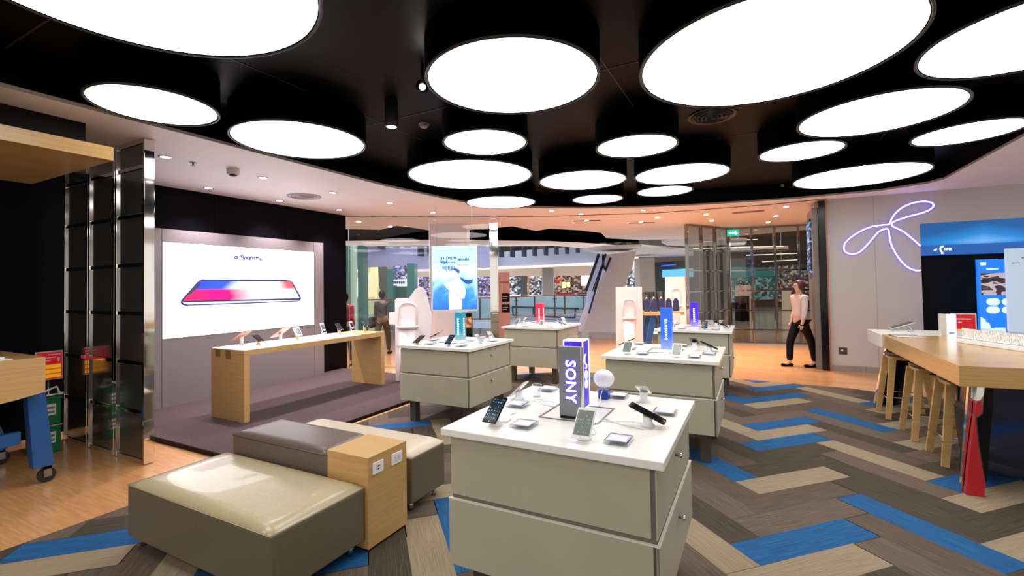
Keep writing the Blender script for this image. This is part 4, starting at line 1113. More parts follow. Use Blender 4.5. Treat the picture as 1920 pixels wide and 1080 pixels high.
# ---- blue lightbox header, kiosk screen, white panel
t = thing('header_lightbox', 'wide blue lightbox header with small white logo at right', 'lightbox', (4.2, 10.0, 2.3))
def blue_sky():
    m = mat('header_blue', (.01, .02, .05), .25)
    b = m.node_tree.nodes['Principled BSDF']; tc = nd(m, 'ShaderNodeTexCoord'); sx = nd(m, 'ShaderNodeSeparateXYZ'); ln(m, tc.outputs['Generated'], sx.inputs[0])
    v1 = nd(m, 'ShaderNodeMath', operation='SUBTRACT'); v1.inputs[1].default_value = .12; ln(m, sx.outputs[2], v1.inputs[0])
    v2 = nd(m, 'ShaderNodeMath', operation='ABSOLUTE'); ln(m, v1.outputs[0], v2.inputs[0])
    h1 = nd(m, 'ShaderNodeMath', operation='SUBTRACT'); h1.inputs[1].default_value = .22; ln(m, sx.outputs[0], h1.inputs[0])
    h2 = nd(m, 'ShaderNodeMath', operation='ABSOLUTE'); ln(m, h1.outputs[0], h2.inputs[0])
    s2 = nd(m, 'ShaderNodeMath', operation='MULTIPLY_ADD'); s2.inputs[1].default_value = 2.2; ln(m, h2.outputs[0], s2.inputs[0]); ln(m, v2.outputs[0], s2.inputs[2])
    r = ramp(m, [(0, (.15, .42, .85)), (.35, (.0, .22, .62)), (.8, (.0, .09, .30))], s2.outputs[0])
    ln(m, r.outputs[0], b.inputs['Emission Color']); b.inputs['Emission Strength'].default_value = .8
    return m
za = at_y(1725, 420, 9.99).z; zb = at_y(1727, 461, 9.99).z; zc_ = at_y(1729, 479.5, 9.99).z
MB().box(2.466, 6.0, 9.98, 10.09, zb, za).build('sky_panel', blue_sky(), t, shift=t.location)
MB().box(2.466, 6.0, 9.975, 10.09, zc_, zb - .002).build('lower_band', emis('band_blue', (.0, .10, .42), .75), t, shift=t.location)
def hp(x, y, yy=9.974): return at_y(1720 + x / 9.6, 440 + y / 9.6, yy)
m_ = MB(); m_.poly3([hp(292, 292), hp(305, 262), (hp(345, 245)), hp(362, 258), hp(345, 282), hp(310, 297)], (0, .001, 0))
m_.poly3([hp(480, 200), hp(478, 222), hp(440, 235), hp(428, 262), hp(445, 292), (hp(470, 320)), hp(468, 348), hp(430, 348), hp(428, 320), hp(400, 280), hp(395, 245), hp(415, 215), hp(445, 198)], (0, .001, 0))
for k in range(5): m_.poly3([hp(480 + k * 28, 240), hp(502 + k * 28, 238), hp(502 + k * 28, 280), hp(480 + k * 28, 284)], (0, .001, 0))
m_.build('logo', emis('logo_white', (.75, .85, 1), 1.0), t, shift=t.location)
YP = 9.3
t = thing('kiosk_screen', 'tall bright blue kiosk screen behind the counter', 'screen', at_y(1858, 700, YP))
def kq(x, y, e=0): return at_y(1780 + x / 6, 480 + y / 6, YP - e)
a, b = kq(316, 40), kq(640, 36); c_, d_ = kq(645, 900), kq(355, 880)
zt, zb2, xl, xr = a.z, .45, a.x, kq(720, 40).x
MB().box(xl, xr, YP, YP + .08, zb2, zt, .003).build('housing', emis('kiosk_blue', (.0, .16, .80), 1.0), t, shift=t.location)
MB().box(xl + .05, xr - .05, YP - .02, YP + .1, .005, zb2).build('foot', BLACK, t, shift=t.location)
def photo_mat():
    m = speckle('kiosk_photo', [(.01, .008, .01), (.03, .015, .015), (.35, .28, .30), (.012, .01, .01), (.10, .04, .03)], 7, .8, (1, 1, 2.2))
    m.node_tree.nodes['Voronoi Texture'].feature = 'SMOOTH_F1'
    return m
a, b = kq(352, 195), kq(352, 440)
MB().box(a.x, xr - .03, YP - .002, YP, b.z, a.z).build('photo', photo_mat(), t, shift=t.location)
WH = emis('kiosk_white', (.6, .78, 1), 1.0)
for yy in (515, 607):
    q = kq(415, yy); q2 = kq(570, yy)
    m_ = MB(); n_ = 12; h_ = .052
    for (qa, qb) in ((q.x, q2.x), (q2.x + .02, q2.x + .45)):
        pts = [(qa + h_ - h_ * math.sin(PI * i / n_), q.z + h_ * math.cos(PI * i / n_) * 1) for i in range(n_ + 1)] + [(qb - h_ + h_ * math.sin(PI * i / n_), q.z - h_ * math.cos(PI * i / n_)) for i in range(n_ + 1)]
        m_.poly3([(x, YP - .002, z) for x, z in pts], (0, .001, 0))
    m_.build('button', WH, t, shift=t.location)
m_ = MB(); m_.poly3([kq(*q, .002) for q in ((352, 685), (405, 712), (410, 738), (450, 755), (465, 790), (462, 805), (500, 820), (510, 808), (630, 806), (645, 880), (645, 905), (355, 880))], (0, .001, 0)); m_.build('cloud_shape', WH, t, shift=t.location)
m_ = MB()
for q in ((345, 70, 415, 88), (350, 94, 412, 106), (415, 137, 550, 152)): 
    a, b = kq(q[0], q[1], .002), kq(q[2], q[3], .002); m_.box(a.x, b.x, YP - .002, YP - .001, b.z, a.z)
m_.build('small_lettering', WH, t, shift=t.location)
YQ = 9.0
a = at_y(1886, 466, YQ)
t = thing('white_room_divider', 'pale blue white panel with small print at the right edge', 'panel', (a.x + .5, YQ, 0))
MB().box(a.x, a.x + 1.3, YQ, YQ + .06, .01, a.z, .003).build('panel', mat('pale_blue_panel', (.42, .50, .60), .4, emit=(.45, .58, .75), es=.42), t, shift=t.location)
q, q2 = at_y(1897, 493, YQ), at_y(1912, 495, YQ)
m_ = MB(); m_.box(q.x, q2.x, YQ - .001, YQ - .0001, q.z - .006, q.z + .006); m_.box(q2.x + .02, q2.x + .2, YQ - .001, YQ - .0001, q.z + .06, q.z + .075)
m_.build('small_lettering', mat('grey_print', (.2, .2, .22), .5), t, shift=t.location)

# ================================================================== STOREFRONT GLASS
G0, G1, G2 = Vector((-7.15, 6.66)), Vector((-5.86, 7.58)), Vector((-4.86, 8.29))
def pane(a, b, n):
    d = (b - a); L = d.length
    m_ = MB(); m_.box(.01, L - .01, -.006, .006, .02, ZC - .01)
    o = m_.build('window_%d' % n, GLASS, loc=(a.x, a.y, 0), rz=math.atan2(d.y, d.x)); struct(o)
    f = MB().box(.0, .012, -.008, .008, .02, ZC - .01).box(.0, L, -.02, .02, .0, .02).box(.0, L, -.02, .02, ZC - .03, ZC - .0101).build('frame', SCRW, o)
pane(G0, G1, 1); pane(G1, G2, 2)
mirror_screen('mirror_column', 'narrow chrome mirror column at the end of the shop window', -4.85, 8.30, -4.70, 8.38, .003, ZC - .005, 1, 3, CHROME, th=.10, post=.02)

# white moulded standees
MOULD = mat('moulded_white', (.86, .78, .77), .4)
def standee(name, lab, px0, px1, pyt, dist, kind):
    a = at_d(px0, pyt, dist); b = at_d(px1, pyt, dist); z1 = (a.z + b.z) / 2
    d = Vector((b.x - a.x, b.y - a.y)); W_ = d.length
    t = thing(name, lab, 'standee', ((a.x + b.x) / 2, (a.y + b.y) / 2, 0), math.atan2(d.y, d.x))
    h = W_ / 2
    if kind == 'cut':
        out = [(-h * .72, .006), (-h * .72, z1 * .62), (-h, z1 * .62), (-h, z1 * .74), (-h * .72, z1 * .745), (-h * .72, z1 * .87), (-h * .62, z1 * .885), (-h * .05, z1 * .885), (h * .1, z1 * .93), (h * .25, z1 * .975), (h * .45, z1), (h * .62, z1 * .985), (h * .75, z1 * .94), (h * .84, z1 * .86), (h, z1 * .70), (h * .98, z1 * .5), (h * .8, z1 * .4), (h * .8, .006)]
    else: out = [(-h, .006), (-h * .9, z1), (h * .98, z1), (h, .006)]
    MB().poly3([(x, 0, z) for x, z in out], (0, .05, 0)).build('board', MOULD, t)
    nw = h * .42
    cx = -h * .12 if kind == 'cut' else 0
    m_ = MB()
    zs = z1 * .60; ztop = z1 * .83
    arc = [(cx - nw, zs), (cx - nw, ztop - nw * .5)] + [(cx - nw * math.cos(PI * i / 10), ztop - nw * .5 + nw * .6 * math.sin(PI * i / 10)) for i in range(1, 10)] + [(cx + nw, ztop - nw * .5), (cx + nw, zs)]
    m_.tube([(x, -.005, z) for x, z in arc], .02, 8)
    m_.build('niche_rim', MOULD, t)
    m_ = MB(); m_.lathe([(nw * 1.15, zs - .04), (nw * 1.25, zs - .01), (nw * 1.25, zs), (nw * 1.1, zs)], cx=cx, cy=0, n=24); m_.build('shelf', MOULD, t)
    m_ = MB(); m_.lathe([(nw * .95, .006), (nw * .95, zs - .04)], cx=cx, cy=0, n=24); m_.build('column', MOULD, t)
    return t
standee('moulded_standee', 'white moulded cut-out standee before the left shop window', 729, 808, 538, 7.7, 'cut')
standee('moulded_standee', 'tall pinkish white standee with arched niche beyond the middle tables', 1153, 1204, 538, 9.4, 'plain')
standee('moulded_standee', 'tall pinkish white standee with arched niche near the mirrored screen', 1246, 1287, 519, 11.4, 'plain')
standee('low_standee', 'low white standee pedestal right beside the blue trestle', 1262, 1276, 588, 9.6, 'plain')

# hanging poster
D_ = 8.0
c0, c1, c2, c3 = at_d(810, 464, D_), at_d(893, 460.5, D_), at_d(895, 578.5, D_), at_d(812, 582, D_)
ux = Vector((c1.x - c0.x, c1.y - c0.y, 0)); PW = ux.length; ux.normalize(); PH = (c0.z + c1.z - c2.z - c3.z) / 2
pc = (c0 + c1 + c2 + c3) / 4
t = thing('hanging_poster', 'bright blue illuminated poster of a person hanging above the left middle table', 'poster', pc, math.atan2(ux.y, ux.x))
def poster_mat():
    m = mat('poster_print', (.02, .02, .02), .3)
    b = m.node_tree.nodes['Principled BSDF']; tc = nd(m, 'ShaderNodeTexCoord'); sx = nd(m, 'ShaderNodeSeparateXYZ'); ln(m, tc.outputs['Generated'], sx.inputs[0])
    n = nd(m, 'ShaderNodeTexNoise'); n.inputs['Scale'].default_value = 3.5; n.inputs['Detail'].default_value = 3; n.inputs['Distortion'].default_value = 1.2; ln(m, tc.outputs['Generated'], n.inputs['Vector'])
    ma = nd(m, 'ShaderNodeMath', operation='MULTIPLY_ADD'); ma.inputs[1].default_value = .55; ln(m, n.outputs['Fac'], ma.inputs[0]); ln(m, sx.outputs[2], ma.inputs[2])
    r = ramp(m, [(.25, (.0, .13, .62)), (.5, (.02, .25, .85)), (.68, (.30, .62, 1)), (.85, (.75, .92, 1)), (1.0, (.45, .78, .95))], ma.outputs[0])
    ln(m, r.outputs[0], b.inputs['Emission Color']); b.inputs['Emission Strength'].default_value = 1.15
    return m
MB().box(-PW / 2, PW / 2, .0, .03, -PH / 2, PH / 2).build('lightbox', poster_mat(), t)
m_ = MB()
for q in ((-PW / 2 - .012, PW / 2 + .012, -PH / 2 - .03, -PH / 2), (-PW / 2 - .012, PW / 2 + .012, PH / 2, PH / 2 + .012), (-PW / 2 - .012, -PW / 2, -PH / 2, PH / 2), (PW / 2, PW / 2 + .012, -PH / 2, PH / 2)): m_.box(q[0], q[1], -.004, .035, q[2], q[3])
m_.build('frame', SCRW, t)
def pq(x, y): return ((x - 352) / 470 * PW, -.003, (408 - y) / 650 * PH)
m_ = MB(); m_.poly3([pq(*q) for q in ((318, 340), (322, 380), (345, 400), (335, 425), (300, 450), (250, 455), (235, 465), (250, 490), (300, 545), (285, 590), (290, 730), (425, 728), (430, 650), (415, 620), (450, 625), (468, 560), (455, 490), (410, 430), (395, 400), (400, 360), (385, 335), (350, 320))], (0, .002, 0)); m_.build('pictured_figure', emis('poster_white', (.93, .97, 1), 1.2), t)
m_ = MB(); m_.poly3([(a, b - .003, c) for a, b, c in (pq(*q) for q in ((318, 330), (330, 312), (365, 306), (400, 322), (408, 350), (392, 366), (375, 345), (345, 325)))], (0, .002, 0))
m_.poly3([(a, b - .003, c) for a, b, c in (pq(*q) for q in ((395, 390), (460, 425), (535, 430), (548, 410), (540, 460), (500, 475), (470, 470), (425, 430)))], (0, .002, 0))
for q in (((248, 460), (300, 530)), ((335, 530), (380, 585)), ((380, 585), (410, 605)), ((350, 430), (347, 465))):
    m_.tube([pq(*q[0]), pq(*q[1])], .004, 5)
m_.build('pictured_hair', emis('poster_navy', (.01, .08, .42), 1.0), t)
m_ = MB(); random.seed(5)
for (y0, x0, x1, h_) in ((190, 210, 375, 30), (222, 205, 280, 30), (285, 225, 355, 52), (240, 215, 350, 24), (205, 385, 510, 26), (218, 385, 510, 10), (272, 385, 490, 8), (112, 500, 560, 6)):
    x = x0
    while x < x1:
        w_ = random.uniform(7, 15); m_.box(pq(x, 0)[0], pq(x + w_, 0)[0], -.004, -.002, pq(0, y0 + h_ * random.uniform(.5, 1))[2], pq(0, y0)[2]); x += w_ + random.uniform(4, 8)
m_.build('lettering', emis('poster_text', (.01, .13, .40), .8), t)
m_ = MB(); [m_.tube([(sx * PW * .4, .015, PH / 2 + .012), (sx * PW * .4, .015, ZC - .05 - pc.z)], .002, 5) for sx in (-1, 1)]; m_.build('hanging_wire', STEEL, t)

# ================================================================== PEOPLE
def person(name, lab, loc, rz, H=1.62, top=PAPER, legs=BLACK, hair=BLACK, skin=None, stride=.18, bag=None, coat=None, armf=.15):
    skin = skin or mat('skin', (.55, .33, .24), .5)
    t = thing(name, lab, 'person', loc, rz)
    s = H / 1.70
    def skinmesh(nm, verts, edges, root, m, sub=2):
        me = bpy.data.meshes.new(nm); me.from_pydata([Vector(v[:3]) * s for v in verts], edges, []); me.materials.append(m)
        o = bpy.data.objects.new(nm, me); C.objects.link(o); o.parent = t
        sk = o.modifiers.new('skin', 'SKIN'); sk.use_smooth_shade = True
        for i, v in enumerate(verts): me.skin_vertices[0].data[i].radius = (v[3] * s, (v[4] if len(v) > 4 else v[3]) * s)
        me.skin_vertices[0].data[root].use_root = True
        sb = o.modifiers.new('sub', 'SUBSURF'); sb.levels = sub; sb.render_levels = sub
        return o
    st = stride
    V = [(0, 0, .95, .125, .10), (0, .01, 1.10, .115, .09), (0, .01, 1.25, .135, .095), (0, 0, 1.38, .13, .085), (0, 0, 1.455, .05, .05), (0, -.02, 1.53, .055, .06), (0, -.02, 1.61, .075, .09), (0, -.01, 1.68, .05, .065)]
    E = [(0, 1), (1, 2), (2, 3), (3, 4), (4, 5), (5, 6), (6, 7)]
    def chain(start, pts):
        p = start
        for q in pts: V.append(q); E.append((p, len(V) - 1)); p = len(V) - 1
    for sx, f in ((-1, 1), (1, -1)):
        chain(0, [(sx * .09, 0, .88, .085, .085), (sx * .09, -f * st * .45, .50, .055, .058), (sx * .09, -f * st * .5 + (.05 if f < 0 else 0), .10, .036, .038), (sx * .09, -f * st * .5 - .07, .035, .035, .028), (sx * .09, -f * st * .5 - .15, .025, .025, .018)])
        chain(3, [(sx * .17, 0, 1.38, .052, .052), (sx * .215, f * armf * .3, 1.12, .040, .040), (sx * .21, f * armf * .2 - .06, .90, .030, .030), (sx * .205, f * armf * .2 - .08, .84, .025, .035)])
    body = skinmesh('body', V, E, 0, skin)
    # trousers
    V2 = [(0, 0, .97, .135, .11)]; E2 = []
    for sx, f in ((-1, 1), (1, -1)):
        b0 = len(V2); V2 += [(sx * .09, 0, .86, .10, .10), (sx * .09, -f * st * .45, .50, .072, .078), (sx * .09, -f * st * .5 + (.05 if f < 0 else 0), .10, .06, .064)]
        E2 += [(0, b0), (b0, b0 + 1), (b0 + 1, b0 + 2)]
    skinmesh('trousers', V2, E2, 0, legs)
    V3 = [(0, 0, .93, .145, .118), (0, .01, 1.10, .135, .11), (0, .01, 1.25, .152, .115), (0, 0, 1.38, .145, .10), (0, 0, 1.43, .07, .07)]; E3 = [(0, 1), (1, 2), (2, 3), (3, 4)]
    for sx, f in ((-1, 1), (1, -1)):
        b0 = len(V3); V3 += [(sx * .17, 0, 1.385, .066, .066), (sx * .215, f * armf * .3, 1.12, .052, .052), (sx * .212, f * armf * .22 - .045, .94, .042, .042)]
        E3 += [(3, b0), (b0, b0 + 1), (b0 + 1, b0 + 2)]
    skinmesh('shirt', V3, E3, 0, top)
    m_ = MB(); m_.sphere((0, .012 * s, 1.625 * s), .098 * s, (.92, 1.08, 1.08), 20)
    for v in list(m_.b.verts):
        if v.co.y < -.055 * s and v.co.z < 1.66 * s: v.co.y = -.055 * s
        if v.co.z < 1.56 * s: v.co.z = (1.56 - (1.56 - v.co.z / s) * 1.8) * s
    m_.build('hair', hair, t)
    m_ = MB()
    for sx in (-1, 1): m_.sphere((sx * .03 * s, -.095 * s, 1.615 * s), .009 * s, seg=8)
    m_.build('eyes', BLACK, t)
    m_ = MB(); m_.lathe([(.004, -.0), (.014 * s, -.035 * s)], n=8, origin=(0, -.108 * s, 1.61 * s)); m_.build('nose', skin, t)
    # five fingers each hand
    for sx, f in ((-1, 1), (1, -1)):
        m_ = MB(); hx, hy, hz = sx * .205 * s, (f * armf * .2 - .08) * s, .815 * s
        for k in range(4):
            L = (.055, .065, .06, .045)[k]
            yy = hy + (-.024 + .016 * k) * s
            m_.tube([(hx, yy, hz + .012), (hx, yy, hz - L * .5 * s), (hx - sx * .012, yy, hz - L * s)], [.0095 * s, .0085 * s, .0065 * s], 7)
        m_.tube([(hx, hy - .03 * s, hz + .035), (hx - sx * .01, hy - .05 * s, hz + .0), (hx - sx * .012, hy - .052 * s, hz - .025)], [.011 * s, .010 * s, .008 * s], 7)
        m_.build('fingers', skin, t)
        m_ = MB(); m_.obox((sx * .09 * s, (-f * st * .5 - .055) * s, .032 * s), (1, 0, 0), (0, 1, 0), (0, 0, 1), .042 * s, .125 * s, .028 * s, .02 * s); m_.build('shoe', BLACK, t)
    if bag:
        m_ = MB(); m_.box(.24 * s, .34 * s, -.16 * s, .14 * s, .72 * s, 1.02 * s, .03); m_.build('handbag', bag, t)
    return t
HAIRR = mat('reddish_hair', (.07, .02, .014), .5)
p = at_z(1505, 688, 0)
person('person', 'person in white top and black trousers walking past the mirrored screen', (p.x - .02, p.y, 0.0), math.radians(-60), H=1.60, top=mat('white_shirt', (.58, .50, .50), .6), hair=HAIRR, stride=.35)
DARK = mat('dark_clothes', (.012, .014, .015), .6)
KHAK = mat('khaki_trousers', (.05, .04, .034), .7)
def zdist(px, py_foot, dist): q = at_d(px, 500, dist); return (q.x, q.y, 0)
q = at_d(716, 500, 11.2); person('person', 'person in black top and khaki trousers walking outside the left window', (q.x, q.y, 0), math.radians(200), H=1.52, top=DARK, legs=KHAK, hair=BLACK, skin=mat('skin_shade', (.2, .12, .09), .6), stride=.4, bag=DARK)
q = at_d(647, 500, 9.6); person('person', 'person in red with black bag, half hidden at the window edge', (q.x, q.y, 0), math.radians(190), H=1.50, top=mat('red_cloth', (.35, .01, .015), .6), legs=DARK, hair=BLACK, stride=.2, bag=BLACK)

# ================================================================== THE MALL OUTSIDE
def seg_dir(d): return d
def slab_at(name, quad, dist, thick, m, label=None, cat=None, kind=None, parent=None, ground=False):
    """upright outline standing at its own distance with real thickness"""
    P_ = [at_d(x, y, dist) for x, y in quad]
    if ground:
        for v in P_:
            if v.z < .6: v.z = .0005
    o = MB().poly3(P_, Vector((fwd.x, fwd.y, 0)).normalized() * thick).build(name, m, parent)
    if label: tag(o, label, cat)
    if kind: o['kind'] = kind
    return o
FW = Vector((fwd.x, fwd.y, 0)).normalized(); RT = Vector((right.x, right.y, 0)).normalized()
def cam_box(name, px0, px1, dist, depth, z0, z1, m, label=None, cat=None, kind=None, bev=0.0, parent=None):
    a, b = at_d(px0, CY, dist), at_d(px1, CY, dist)
    L = (b - a).dot(RT); o = MB().box(0, L, 0, depth, z0, z1, bev).build(name, m, parent, loc=(a.x, a.y, 0), rz=math.atan2(RT.y, RT.x))
    if label: tag(o, label, cat)
    if kind: o['kind'] = kind
    return o
def zat(py, dist, px=1000): return at_d(px, py, dist).z
MALLW = mat('mall_white', (.66, .61, .62), .5)
MALLB = mat('mall_pale_blue', (.42, .50, .64), .5)
MALLV = mat('mall_violet', (.36, .36, .58), .5)
# floors outside: walkway tile and far floor
m_ = MB(); m_.box(-40, 12, 13.3, 15.2, -.12, -.001); struct(m_.build('floor_walkway', TILE))
m_ = MB(); m_.box(-1.2, 14, 15.2, 40, -.12, -.002); struct(m_.build('floor_mall_right', TILE))
m_ = MB(); m_.box(-60, -1.2, 34, 60, -.4, -.003); struct(m_.build('floor_mall_far', TILE))
struct(MB().box(-60, 12, 15.0, 15.2, -3, -.13).build('floor_edge', MALLW))
# black void above with thin white ceiling blades
struct(MB().box(-60, 14, 9.97, 60, 5.2, 5.3).build('ceiling_void', mat('void_black', (.0015, .0015, .002), .7, spec=.0)))
blades = [
 ('ceiling_blade', [(1092, 470), (1130, 464), (1203, 462), (1250, 466), (1300, 470), (1300, 480), (1240, 482), (1150, 481)], 3.05, 'grey white lens shaped ceiling blade over the escalator'),
 ('ceiling_blade', [(1240, 455), (1300, 448), (1400, 450), (1400, 457), (1300, 462), (1250, 460)], 3.2, 'pale ceiling blade beyond the mirrored screen'),
]
for nm, px, z, lab in blades:
    P_ = [at_z(x, y, z) for x, y in px]
    tag(MB().prism([(q.x, q.y) for q in P_], z, z + .08).build('hanging_ceiling_sail', MALLW), lab, 'ceiling panel')
# atrium rim fascia (thin pale band), z from band pixels at 20 m
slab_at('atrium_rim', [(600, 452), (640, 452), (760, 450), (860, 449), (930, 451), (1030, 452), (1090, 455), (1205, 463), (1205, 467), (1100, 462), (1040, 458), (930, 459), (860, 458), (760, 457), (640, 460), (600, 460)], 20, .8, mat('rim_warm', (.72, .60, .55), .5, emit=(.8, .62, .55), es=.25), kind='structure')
# far upper balcony
slab_at('balcony_front', [(930, 473), (1000, 468), (1040, 465), (1130, 460), (1130, 484), (1118, 491), (1040, 496), (930, 500)], 34, 1.0, MALLB, kind='structure')
slab_at('balcony_front_side', [(600, 462), (930, 462), (930, 501), (760, 505), (600, 505)], 33, 1.0, MALLV, kind='structure')
slab_at('balcony_glow', [(640, 505), (760, 504), (930, 500), (1040, 496), (1120, 491), (1120, 494), (1040, 500), (930, 505), (760, 509), (640, 510)], 33.5, .3, emis('cove_pink', (1, .80, .76), .9), kind='structure')
slab_at('upper_level_back', [(600, 440), (1300, 440), (1300, 470), (600, 475)], 40, .5, speckle('upper_shop', [(.02, .018, .012), (.10, .085, .05), (.03, .03, .02), (.16, .14, .10)], 1.2, .5), kind='structure')
# balcony posts in front
a0 = at_d(930, 470, 30)
t = thing('balcony_railing', 'dark posts of the upper level railing across the atrium', 'railing', a0)
for k, (px, y0, y1) in enumerate(((937, 455, 482), (958, 455, 482), (980, 456, 481), (1000, 457, 480), (1021, 457, 479), (1041, 457, 477), (1061, 459, 476), (1081, 460, 474), (711, 458, 466), (739, 458, 465), (760, 457, 464), (785, 459, 480), (803, 459, 476))):
    a = at_d(px, y0, 32.3); b = at_d(px, y1, 32.3)
    MB().box(a.x - .06, a.x + .06, a.y - .06, a.y + .5, b.z, a.z).build('post', mat('post_dark', (.02, .025, .04), .4), t, shift=t.location)
m_ = MB(); m_.tube([at_d(700, 456, 32.4), at_d(930, 454, 32.4), at_d(1081, 459, 32.4)], .05, 6); m_.build('top_rail', mat('post_dark', (.02, .025, .04), .4), t, shift=t.location)
# shops across the atrium
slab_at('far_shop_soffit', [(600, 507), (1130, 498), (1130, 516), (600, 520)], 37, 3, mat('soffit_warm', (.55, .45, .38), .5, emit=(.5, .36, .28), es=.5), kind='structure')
SH1 = speckle('shop_white_goods', [(.35, .36, .45), (.04, .045, .05), (.6, .62, .7), (.08, .09, .12), (.25, .25, .2), (.02, .02, .03)], 5.5, .8, (1, 1, 1.3))
SH2 = speckle('shop_brown_goods', [(.10, .06, .05), (.02, .02, .025), (.30, .22, .16), (.05, .04, .05), (.45, .36, .3)], 6.0, .6, (1, 1, 1.2))
SH3 = speckle('shop_violet_goods', [(.06, .05, .12), (.2, .16, .35), (.02, .02, .04), (.45, .4, .7), (.10, .08, .1)], 7.0, .8, (1, 1, 1.2))
slab_at('shopfront', [(955, 512), (1016, 510), (1016, 553), (955, 553)], 38, .5, SH1, 'white lit shop with small goods across the atrium, left of grey pillar', 'shop front')
slab_at('shopfront', [(1040, 506), (1110, 505), (1110, 556), (1040, 556)], 38, .5, SH2, 'brown fronted shop across the atrium, left of the escalator', 'shop front')
slab_at('red_sign_box', [(1044, 525), (1053, 522), (1053, 527), (1044, 529)], 37.5, .2, emis('sign_red_lit', (.9, .02, .03), 1.1), 'little red lit sign on the brown shop across the atrium', 'sign')
slab_at('yellow_menu_board', [(1054, 529), (1061, 529), (1061, 540), (1054, 540)], 37.5, .2, emis('menu_yellow', (.95, .75, .35), 1.1), 'left yellow lit menu board in the brown shop', 'sign')
slab_at('yellow_menu_board', [(1063, 529), (1069, 529), (1069, 539), (1063, 539)], 37.5, .2, emis('menu_yellow', (.95, .75, .35), 1.1), 'right yellow lit menu board in the brown shop', 'sign')
slab_at('blue_sign_strip', [(1053, 514), (1066, 513), (1066, 515), (1053, 517)], 37.5, .2, emis('strip_blue', (.45, .6, 1), 1.1), 'small pale blue lit sign above the brown shop', 'sign')
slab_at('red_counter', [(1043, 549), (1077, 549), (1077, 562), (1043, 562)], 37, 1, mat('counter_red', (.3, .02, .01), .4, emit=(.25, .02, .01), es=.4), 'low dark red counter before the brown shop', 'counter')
slab_at('white_lit_wall', [(1090, 517), (1107, 516), (1104, 535), (1090, 536)], 37.4, .2, emis('white_lit', (1, .85, .78), .9), 'bright white lit wall patch left of the escalator', 'light panel')
cam_box('grey_pillar', 1018, 1038, 36, 1.2, 0, zat(503, 36), mat('pillar_grey', (.40, .36, .33), .5), 'square grey pillar across the atrium between the shops', 'pillar')
cam_box('steel_pillar', 976, 988, 37.2, .5, 0, zat(512, 37), mat('pillar_slate', (.14, .17, .2), .4), 'narrow slate grey pillar in the white lit shop', 'pillar')
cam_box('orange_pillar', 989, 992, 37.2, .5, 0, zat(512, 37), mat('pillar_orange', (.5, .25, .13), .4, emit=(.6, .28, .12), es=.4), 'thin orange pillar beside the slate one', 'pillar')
slab_at('shopfront', [(785, 508), (930, 505), (930, 556), (785, 556)], 38.5, .5, SH3, 'violet lit shop across the atrium behind the hanging poster', 'shop front')
# atrium drop below the far floor: pale blue wall
slab_at('wall_atrium_far', [(560, 557), (1130, 555), (1130, 690), (560, 690)], 33.5, .4, MALLB, kind='structure')
m_ = MB()
for (y0, y1) in ((576, 577), (590, 591.5), (597, 598)):
    a, b = at_d(930, y0, 33.2), at_d(1100, y1, 33.2); m_.poly3([at_d(930, y0, 33.3), at_d(1100, y0 + 3, 33.3), at_d(1100, y0 + 4.4, 33.3), at_d(930, y0 + 1.3, 33.3)], FW * .1)
struct(m_.build('trim_5', mat('seam_slate', (.12, .16, .24), .5)))
# lower terrace seen through the railing
for (px0, px1, y0, y1) in ((960, 1085, 575, 591),):
    a = at_d(px0, y0, 26)
m_ = MB()
for (p_, q_) in (((960, 575), (1085, 579)), ((962, 591), (1078, 596)), ((961, 575), (962, 591)), ((1079, 579), (1078, 596)), ((1000, 576), (1000, 592)), ((1040, 577), (1040, 594))):
    m_.tube([at_d(*p_, 27), at_d(*q_, 27)], .05, 6)
tag(m_.build('lower_railing', mat('post_dark', (.02, .025, .04), .4)), 'dark lower level railing across the atrium seen through the glass balustrade', 'railing')

# escalator
t = thing('escalator', 'escalator rising to the upper level right of the atrium', 'escalator', at_d(1130, 560, 19))
def es(quad, dist, th, m, nm): 
    P_ = [at_d(x, y, dist) for x, y in quad]; return MB().poly3(P_, FW * th).build(nm, m, t, shift=t.location)
es([(1133, 478), (1193, 470), (1185, 505), (1172, 535), (1160, 580), (1158, 628), (1088, 632), (1100, 598), (1104, 588), (1118, 550), (1126, 520)], 19.0, 1.6, mat('escalator_soffit', (.58, .50, .51), .5), 'underside')
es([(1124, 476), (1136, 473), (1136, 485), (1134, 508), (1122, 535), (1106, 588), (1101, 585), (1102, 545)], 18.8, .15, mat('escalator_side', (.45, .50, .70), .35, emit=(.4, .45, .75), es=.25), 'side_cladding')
m_ = MB(); m_.tube([at_d(1123, 476, 18.7) - t.location, at_d(1099, 545, 18.7) - t.location], .06, 8); m_.tube([at_d(1136, 476, 18.65) - t.location, at_d(1104, 588, 18.65) - t.location], .04, 8)
for k in range(3): m_.tube([at_d(1127 + 3 * k, 500 - 4 * k, 18.7) - t.location, at_d(1111 + 2 * k, 545 + 2 * k, 18.7) - t.location], .02, 6)
m_.tube([at_d(1131, 477, 18.6) - t.location, at_d(1131, 497, 18.6) - t.location, at_d(1135, 508, 18.6) - t.location, at_d(1145, 483, 18.6) - t.location], .05, 8)
m_.build('handrail', RUBBER, t)
